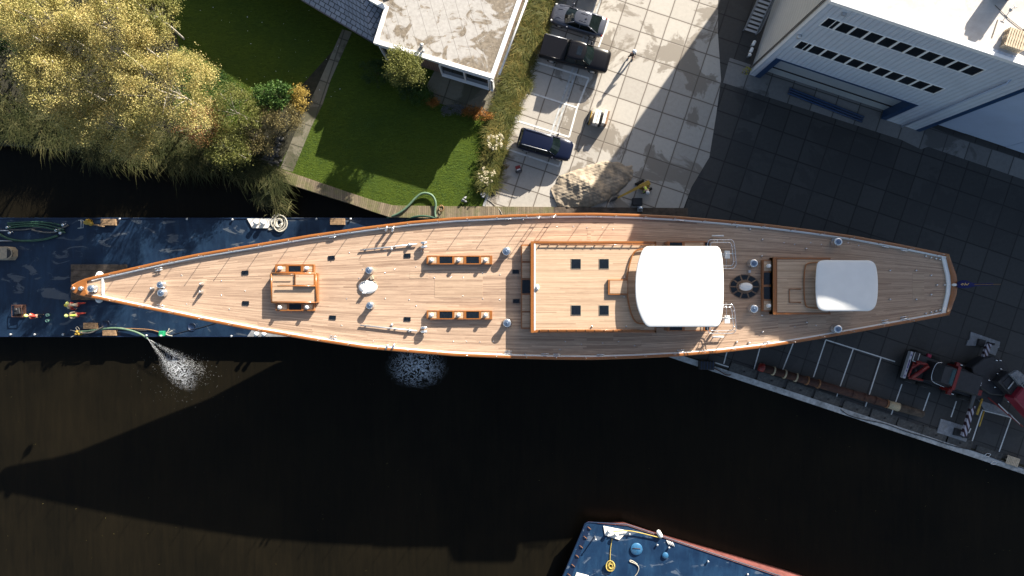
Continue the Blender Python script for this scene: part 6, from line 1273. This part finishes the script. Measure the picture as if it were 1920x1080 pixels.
for x, y, z1_, x2, y2 in ((1851, 644, .7, 1833, 700), (1804, 817, .7, 1821, 760)):
    a, c = K(x, y, .62), K(x2, y2, .95); d = c-a; m = MB(); hn = Vector((-d.y, d.x, 0)).normalized()*.18
    m.loft([[a-hn, a+hn, a+hn+Vector((0, 0, .3)), a-hn+Vector((0, 0, .3))], [c-hn, c+hn, c+hn+Vector((0, 0, .3)), c-hn+Vector((0, 0, .3))]], True, False); m.build('outrigger_beam', 'stripes', cr)
    m = MB(); k = K(x, y, 0); m.lathe((k.x, k.y, .1), [(.2, 0), (.12, .06), (.10, .75)], 10); m.build('outrigger_leg', 'crane_dark', cr)
c_, d_ = K(1833, 700, .9), K(1821, 760, .9); m = MB(); m.tube([c_, d_], .22, 8); m.build('outrigger_box', 'crane_dark', cr)
def smat(pts, hx, hy, label):
    t = thing('crane_mat', label, 'crane mat', P(*hx, .02)); m = MB(); m.prism(PP(pts, .14), .015, .13, .02); m.build('plate', 'steelpad', t, world=True)
    m = MB(); c = P(*hy, .14); m.rbox((c.x, c.y, .25), (.62, .62, .24), -.25, .06); m.build('foot_pad', 'black', t, world=True)
smat([(1821, 622), (1876, 641), (1874, 652), (1871, 653), (1871, 656), (1867, 667), (1854, 662), (1858, 650), (1812, 648), (1815, 638), (1818, 637)], (1843, 645), (1838, 643), 'worn steel crane mat under the upper striped outrigger')
smat([(1765, 785), (1806, 798), (1806, 813), (1814, 822), (1812, 829), (1757, 811), (1762, 795)], (1785, 806), (1794, 810), 'worn steel crane mat under the lower striped outrigger')
m = MB(); m.prism(PP([(1832, 745), (1838, 727), (1858, 745), (1900, 780), (1895, 782), (1846, 768)], .1), .02, .08); tag(m.build('ground_sheet', 'steelpad', world=True), 'grey plate lying on the ground beneath the crane superstructure', 'plate')
# ---------------------------------------------------------------- foliage
def quads(name, cen, nrm_rand, size, mat, parent=None, loc=None, aspect=0.6, flat=0.0):
    """cen: (n,3) world points -> one mesh of leaf quads (each its own island)"""
    n_ = len(cen); a = rng.normal(size=(n_, 3)); a[:, 2] *= (1-flat); a /= np.linalg.norm(a, axis=1)[:, None]
    u_ = rng.normal(size=(n_, 3)); u_ -= (u_*a).sum(1)[:, None]*a; u_ /= np.linalg.norm(u_, axis=1)[:, None]
    v_ = np.cross(a, u_); s_ = size*rng.uniform(.6, 1.3, n_)[:, None]; u_ = u_*s_; v_ = v_*s_*aspect
    pts = np.stack([cen-u_, cen-v_, cen+u_, cen+v_], 1).reshape(-1, 3); off = np.array(loc if loc is not None else (0, 0, 0)); pts = pts-off
    me = bpy.data.meshes.new(name); me.vertices.add(4*n_); me.vertices.foreach_set('co', pts.ravel()); me.loops.add(4*n_); me.loops.foreach_set('vertex_index', np.arange(4*n_, dtype=np.int32))
    me.polygons.add(n_); me.polygons.foreach_set('loop_start', np.arange(0, 4*n_, 4, dtype=np.int32)); me.polygons.foreach_set('loop_total', np.full(n_, 4, dtype=np.int32))
    me.materials.append(M[mat]); me.update(calc_edges=True); me.validate(); return link(name, me, parent)
def crown_points(c, rad, ncl, per, spread, bot=-0.5, shell=0.55, droop=0.0):
    d = rng.normal(size=(ncl*2, 3)); d /= np.linalg.norm(d, axis=1)[:, None]; d = d[d[:, 2] > bot][:ncl]
    rr = rng.uniform(shell, 1.0, len(d))**.7*(1+0.16*np.sin(d[:, 0]*5+c[0])+0.14*np.sin(d[:, 1]*6+c[1]*2)); cl = np.array(c)+d*rr[:, None]*np.array(rad)
    szs = rng.uniform(.5, 1.35, len(cl)); pts = np.repeat(cl, per, 0)+rng.normal(size=(len(cl)*per, 3))*np.repeat(szs, per)[:, None]*spread*np.array([1, 1, .55])
    return pts, cl
def tree(name, label, px, py, z, rad, h_tr, mat, ncl, per, spread, leaf, cat='tree', group=None, bark='bark', base=None, limbs=9, th=.16, droop=0.0):
    c = P(px, py, z); bs = base or P(960+(px-960)*(1-z/H), 540+(py-540)*(1-z/H), 0); bs = Vector((bs[0], bs[1], 0)); t = thing(name, label, cat, bs, 0, group)
    pts, cl = crown_points(c, rad, ncl, per, spread); quads('crown', pts, 0, leaf, mat, t, bs)
    m = MB(); tp = Vector((c.x-bs.x, c.y-bs.y, z)); m.tube(smooth_path([Vector((0, 0, -.1)), tp*.5+Vector((.15, .1, 0)), tp, tp+Vector((0, 0, rad[2]*.55))], 2), [th*(1-.8*i/12) for i in range(13)] if False else th*.55, 8)
    m.build('trunk', bark, t)
    for i in range(limbs):
        q = cl[int(rng.integers(len(cl)))]; e = Vector(q)-bs; s0 = tp*rng.uniform(.45, .95); m = MB(); mid = s0.lerp(e, .5)+Vector((0, 0, .25))
        m.tube(smooth_path([s0, mid, e+(e-mid)*.25], 2), [th*.35*(1-.85*k/9) for k in range(10)][:len(smooth_path([s0, mid, e], 2))] if len(smooth_path([s0, mid, e], 2)) <= 10 else th*.22, 6); m.build('branch', bark, t)
    return t
G = 'birches along the canal bank'
tree('birch_tree', 'tall yellow birch filling the very top left beside the frame edge', 70, 40, 7.5, (3.6, 2.8, 2.6), 6, 'birch', 300, 110, .30, .055)
tree('birch_tree', 'golden birch standing to the right of the corner birch by the lawn', 215, 55, 7.0, (3.8, 2.8, 2.4), 6, 'birch', 300, 110, .30, .055)
tree('birch_tree', 'orange tinged birch leaning out over the reeds on the left', 110, 150, 6.5, (3.4, 2.4, 2.2), 6, 'birch', 270, 110, .30, .055)
tree('birch_tree', 'broad golden birch nearest the lawn shadow line', 310, 165, 6.5, (3.7, 3.0, 2.3), 6, 'birch', 310, 110, .30, .055)
tree('birch_tree', 'low brownish gold birch directly above the reed belt', 215, 235, 4.6, (3.6, 2.3, 1.9), 5, 'birch', 270, 105, .30, .055)
tree('birch_tree', 'greener birch rising at the top edge between the yellow crowns', 275, 20, 6.0, (2.0, 1.9, 1.8), 5, 'birch_green', 160, 105, .26, .055)
tree('green_tree', 'dark green leafy tree peeping in at the upper left edge', -5, 35, 5.0, (1.8, 2.6, 2.0), 4, 'darkgreen', 90, 80, .36, .09)
tree('shrub', 'loose reddish twiggy shrub between the birches and the olive bushes', 385, 235, 2.6, (1.9, 1.7, 1.3), 2, 'redbush', 85, 70, .30, .055, 'shrub', limbs=14, bark='bark', th=.09)
tree('shrub', 'tall olive green bush with yellowish tips beside the reddish shrub', 440, 210, 2.6, (1.9, 2.0, 1.4), 2, 'shrubgreen', 120, 80, .28, .055, 'shrub', th=.09)
tree('shrub', 'lower olive green bush reaching down towards the reeds', 425, 275, 2.2, (1.9, 1.7, 1.2), 2, 'shrubgreen', 110, 80, .28, .055, 'shrub', th=.09)
tree('shrub', 'bright glossy green laurel bush at the edge of the shaded lawn', 516, 178, 2.2, (1.55, 1.05, 1.1), 2, 'laurel', 80, 55, .20, .085, 'shrub', bark='stem', th=.09)
tree('shrub', 'golden yellow bush between the laurel and the garden path', 563, 182, 1.8, (.80, 1.05, .9), 1.5, 'yellowbush', 55, 60, .20, .055, 'shrub', bark='stem', th=.08)
tree('shrub', 'brown and olive bush below the laurel beside the path', 520, 222, 1.9, (2.0, 1.15, 1.0), 1.5, 'brownbush', 120, 75, .22, .05, 'shrub', bark='stem', th=.08)
tree('shrub', 'small brown green bush hanging over the dark stones near the boardwalk', 480, 262, 1.6, (1.35, 1.2, .9), 1.5, 'brownbush', 70, 65, .22, .05, 'shrub', bark='stem', th=.08)
tree('garden_tree', 'round sunlit grey green tree in front of the flat roofed house', 759, 130, 4.2, (1.3, 1.3, 1.9), 3, 'shrubgreen', 150, 85, .20, .06, bark='stem', th=.10)
for x, y, z, r_, mt, l in ((705, 135, .9, (1.3, 1.2, .8), 'darkgreen', 'dark shaded bush left of the round garden tree'), (790, 178, .6, (1.0, .8, .5), 'laurel', 'low green bush in the shade below the round garden tree'), (765, 168, .8, (.9, .9, .6), 'darkgreen', 'dark bush directly under the round garden tree'), (885, 208, .45, (.9, .3, .35), 'orangeplant', 'orange flowering plants in the shade along the patio edge'), (905, 217, .45, (.9, .35, .35), 'orangeplant', 'bright orange flowering plants where the sun meets the patio end'), (812, 191, .4, (.4, .3, .3), 'orangeplant', 'small orange plant at the patio corner'), (850, 205, .4, (1.0, .45, .3), 'greyplant', 'low grey leaved plants along the patio'), (1400, 134, .6, (.38, .38, .35), 'plant_y', 'small yellow weed at the warehouse corner')):
    tree('low_plant', l, x, y, z, r_, .5, mt, int(30+25*r_[0]*r_[1]) if mt != 'plant_y' else 14, 45 if mt != 'plant_y' else 14, .14 if mt != 'plant_y' else .05, .05, 'plant', bark='stem', limbs=3, th=.06)
# blades: reeds and ornamental grasses
def blades(name, cen, n_, length, spread, mat, parent, loc, wid=.03, droop=1.0, direc=None, up=1.0):
    base = np.array(cen)+np.concatenate([rng.normal(size=(n_, 2))*spread, np.zeros((n_, 1))], 1); an = rng.uniform(0, 2*np.pi, n_); out = np.stack([np.cos(an), np.sin(an)], 1)
    if direc is not None: out = out*.55+np.array(direc)*rng.uniform(.5, 1.2, n_)[:, None]
    L = length*rng.uniform(.55, 1.15, n_); ks = np.array([0, .35, .7, 1.0]); pts = []
    side = np.stack([-out[:, 1], out[:, 0]], 1); side /= np.linalg.norm(side, axis=1)[:, None]+1e-9
    for k, wk in zip(ks, (1, .9, .6, .08)):
        hx = out*(L*(.25*k+.55*droop*k*k))[:, None]; hz = L*up*(k*.95-.62*droop*k*k)
        c = np.concatenate([base[:, :2]+hx, (base[:, 2]+hz)[:, None]], 1); s3 = np.concatenate([side*wid*wk, np.zeros((n_, 1))], 1); pts += [c-s3, c+s3]
    P_ = np.stack(pts, 1).reshape(-1, 3)-np.array(loc); me = bpy.data.meshes.new(name); me.vertices.add(len(P_)); me.vertices.foreach_set('co', P_.ravel())
    q = np.array([[0, 1, 3, 2], [2, 3, 5, 4], [4, 5, 7, 6]]); idx = (np.arange(n_)[:, None, None]*8+q[None]).reshape(-1).astype(np.int32); nf = n_*3
    me.loops.add(nf*4); me.loops.foreach_set('vertex_index', idx); me.polygons.add(nf); me.polygons.foreach_set('loop_start', np.arange(0, nf*4, 4, dtype=np.int32)); me.polygons.foreach_set('loop_total', np.full(nf, 4, dtype=np.int32))
    me.materials.append(M[mat]); me.update(calc_edges=True); return link(name, me, parent)
# reed belt: uncountable -> one stuff object built of many tufts
allp = []
rb = None; cs = []
bank = [(-30, 235), (30, 245), (80, 262), (130, 278), (180, 288), (230, 292), (280, 296), (330, 305), (380, 312), (430, 318), (470, 322), (500, 335), (515, 345)]
def bank_y(x): return float(np.interp(x, [b_[0] for b_ in bank], [b_[1] for b_ in bank]))
parts = []
for i in range(330):
    x = rng.uniform(-40, 525); y = bank_y(x)-rng.uniform(-8, 55)*(1 if x < 470 else .4); parts.append((x, y))
base_mesh = []
for (x, y) in parts:
    w_ = P(x, y, 0.0); dr = (rng.uniform(-.2, 1.0), -rng.uniform(.2, 1.0)); o = blades('tmp', w_, 26, 1.9, .28, 'reed', None, (0, 0, 0), .022, .95, dr, .9); base_mesh.append(o)
def join(objs, name):
    vs = []; idx = []; off = 0
    for o in objs:
        me = o.data; c_ = np.empty(len(me.vertices)*3); me.vertices.foreach_get('co', c_); li = np.empty(len(me.loops), dtype=np.int32); me.loops.foreach_get('vertex_index', li); vs.append(c_); idx.append(li+off); off += len(me.vertices)
        mt = me.materials[0]; bpy.data.objects.remove(o); bpy.data.meshes.remove(me)
    vs = np.concatenate(vs); idx = np.concatenate(idx); nf = len(idx)//4; me = bpy.data.meshes.new(name); me.vertices.add(off); me.vertices.foreach_set('co', vs); me.loops.add(len(idx)); me.loops.foreach_set('vertex_index', idx)
    me.polygons.add(nf); me.polygons.foreach_set('loop_start', np.arange(0, nf*4, 4, dtype=np.int32)); me.polygons.foreach_set('loop_total', np.full(nf, 4, dtype=np.int32)); me.materials.append(mt); me.update(calc_edges=True); return link(name, me)
tag(join(base_mesh, 'reeds'), None, None, None, 'stuff')
# clump of reeds hanging over the barge edge
for x, y, n_, l in ((495, 360, 520, 'large pale clump of reeds hanging over the water right of the bank'), (525, 382, 240, 'small broken reed clump floating towards the white mooring plate')):
    w_ = P(x, y, -.6); t = thing('reed_clump', l, 'reeds', (w_.x, w_.y, WZ)); blades('blades', w_, n_, 1.5, .42, 'reed', t, (w_.x, w_.y, WZ), .03, 1.0, (.25, -.5), .8)
# hedge of ornamental grasses
gr = []
pl_ = [(1030, -20), (1016, 5), (1005, 30), (1013, 52), (994, 58), (1000, 84), (982, 92), (990, 114), (970, 122), (979, 145), (960, 152), (968, 172), (950, 182), (958, 203), (938, 212), (947, 232), (926, 246), (936, 286), (921, 302), (926, 318), (917, 345), (1026, 22), (1008, 74), (975, 160), (944, 205), (938, 258)]
pg = None
for i, (x, y) in enumerate(pl_):
    w_ = P(x, y, 0)
    if i < 4:
        t = thing('ornamental_grass', 'bushy green and straw ornamental grass in the hedge strip beside the parking', 'ornamental grass', w_, 0, 'ornamental grasses in the hedge strip')
        blades('blades', w_, 620, 1.15, .30, 'hedgegrass', t, w_, .022, .9); gr.append(t)
    else: dup(gr[i % 4], w_, rng.uniform(0, 6.28), None, None, rng.uniform(.85, 1.2))
for x, y, l in ((930, 270, 'white plumed ornamental grass halfway down the hedge strip'), (912, 333, 'white plumed ornamental grass at the lower end of the hedge')):
    w_ = P(x, y, 0); t = thing('plumed_grass', l, 'ornamental grass', w_, 0); blades('blades', w_, 420, 1.15, .28, 'hedgegrass', t, w_, .022, .9); pts, cl = crown_points((w_.x, w_.y, .9), (.75, .75, .35), 34, 26, .05, 0.1, .6); quads('plumes', pts, 0, .05, 'whiteplume', t, w_)
for x, y, s_ in ((947, 150, .8), (930, 195, .8)): pass
# lawn tufts in the sunlit parts and rough grass on the left
tf = []
for i in range(700):
    x, y = rng.uniform(330, 500), rng.uniform(90, 250)
    if y < 95+(x-360)*.70+4 or x+y > 640: continue
    tf.append(blades('tmp', P(x, y, 0), 16, .30, .22, 'reed', None, (0, 0, 0), .018, .8))
for i in range(1500):
    x, y = rng.uniform(540, 910), rng.uniform(200, 388)
    if (y-318)/(386-318) > (x-520)/(740-520)+.05 and x < 740: continue
    if x < 600 and (600-x) > (y-205)*-.0+ (y-190)*.52*1.0+6 and False: continue
    if x+(y-320)*.55 < 534: continue
    if y > 383: continue
    tf.append(blades('tmp', P(x, y, 0), 9, .10, .22, 'laurel', None, (0, 0, 0), .012, .8))
tag(join(tf, 'grass_tufts'), None, None, None, 'stuff')
pts = np.array([tuple(P(rng.uniform(-40, 500), rng.uniform(-30, 300), 0)) for _ in range(9000)]); pts[:, 2] = rng.uniform(.02, .7, len(pts)); px_ = pts[:, 0]/H*F+960; py_ = 540-pts[:, 1]/H*F; pts = pts[py_ < np.interp(px_, [-40, 200, 340, 360, 500], [240, 280, 300, 310, 320])]; px_ = pts[:, 0]/H*F+960; py_ = 540-pts[:, 1]/H*F; pts = pts[(px_ < 330) | (py_ > 205+0*px_)]
tag(quads('undergrowth', pts, 0, .13, 'shrubgreen_dark', None, None, .5), None, None, None, 'stuff')
# dark wet stones beneath the bushes
m = MB()
for i in range(150):
    x, y = rng.uniform(455, 530), rng.uniform(255, 322)
    if x > 560-(y-230)*.45: continue
    w_ = P(x, y, 0); m.ball((w_.x, w_.y, .02), rng.uniform(.08, .2), 7, (1.2, .9, .6))
tag(m.build('stone_bank', 'block', world=True), None, None, None, 'stuff')
# hose over the boardwalk
tub('hose', [(726, 407.5, -.1), (738, 405, .1), (750, 399, .25), (764, 388, .3), (778, 372, .3), (790, 362, .3), (803, 362, .3), (813, 368, .3), (818, 382, .3), (815, 396, .25), (817, 408, .3)], .10, 'hose_pale', 'thick pale green hose looping over the boardwalk onto the lawn', 'hose')
tub('hose', [(762, 412, -.2), (775, 407, .2), (790, 404.5, .3), (805, 406, .3), (815, 409, .3)], .09, 'hose_g', 'shorter green hose between the barge and the yacht rail', 'hose')
m = MB(); c = P(828, 391, .15); m.tube([(c.x+.2*math.cos(a), c.y+.26*math.sin(a), .16+.01*i) for i, a in enumerate([i*math.pi/6 for i in range(30)])], .03, 5); tag(m.build('rope_coil', 'orange_hose', world=True), 'little orange rope coil on the boardwalk right of the hose', 'rope')
tub('rope', [(911, 372, .03), (930, 385, .05), (938, 394, .15), (941, 402, .15)], .02, 'rope_w', 'thin pale rope crossing the pavement down to the yacht rail', 'rope')
for x, y, l in ((741, 408, 'left'), (757, 416, 'right')): pass
# ---------------------------------------------------------------- foam and water jet
def foam_patch(name, cx, cy, rx, ry, rot, label, power=1.0):
    c = P(cx, cy, WZ+.02); b = MB(); vs = []; uv = []; fs = []; nr, na = 10, 28
    for i in range(nr+1):
        for j in range(na):
            r_ = i/nr; a = 2*math.pi*j/na; x, y = rx*r_*math.cos(a), ry*r_*math.sin(a); vs.append((c.x+x*math.cos(rot)-y*math.sin(rot), c.y+x*math.sin(rot)+y*math.cos(rot), WZ+.02)); uv.append(((1-r_)**.6*power, 0))
    fs = [(i*na+j, (i+1)*na+j, (i+1)*na+(j+1) % na, i*na+(j+1) % na) for i in range(nr) for j in range(na)]
    b.add(vs, fs, uvs=uv); o = b.build(name, 'foam', world=True); tag(o, None, None, None, 'stuff')
foam_patch('foam', 782, 688, 3.1, 2.2, 0, '', 1.0)
foam_patch('foam', 335, 692, 2.6, 1.5, R(-50), '', .85)
def drops(name, fn, n_, size):
    c = np.array([fn() for _ in range(n_)]); o = quads(name, c, 0, size, 'spray', None, None, .8); tag(o, None, None, None, 'stuff')
def near(cx, cy, sx, sy, z): w_ = P(cx+rng.normal()*sx, cy+rng.normal()*sy, z); return (w_.x, w_.y, w_.z)
def jet():
    f = rng.random()**.8; br = rng.integers(2); sp = .8+17*f**1.2
    x = 277+f*(60 if br else 105)+rng.normal()*sp*.36; y = 635+f*(78 if br else 62)+rng.normal()*sp*.45; w_ = P(x, y, BZ-(BZ-WZ)*f**1.5+.05+abs(rng.normal())*.05); return tuple(w_)
drops('water_jet', jet, 4600, .0125)
def spl():
    while True:
        x, y = rng.normal()*42, rng.normal()*38
        if y > -30: break
    w_ = P(335+x*.8+y*.25, 690+y*.9, WZ+.04); return tuple(w_)
drops('water_spray', spl, 500, .012)
def spl2(): 
    a = rng.uniform(0, 2*math.pi); r_ = abs(rng.normal())*.45; w_ = P(782+55*r_*math.cos(a), 690+38*r_*math.sin(a), WZ+.04); return tuple(w_)
drops('water_spray', spl2, 500, .010)
# leaf-coloured specks added on the water to stand in for sparse glints
def speck(): 
    w_ = P(rng.uniform(0, 1900), rng.uniform(700, 1070), WZ+.01); return tuple(w_)
# debris on the lawn
def ld(): w_ = P(rng.uniform(300, 640), rng.uniform(10, 200), .03); return tuple(w_)
drops('fallen_leaves', ld, 60, .045)
c = np.array([speck() for _ in range(130)]); tag(quads('glint_specks', c, 0, .035, 'birch', None, None, .6, 0.8), None, None, None, 'stuff')
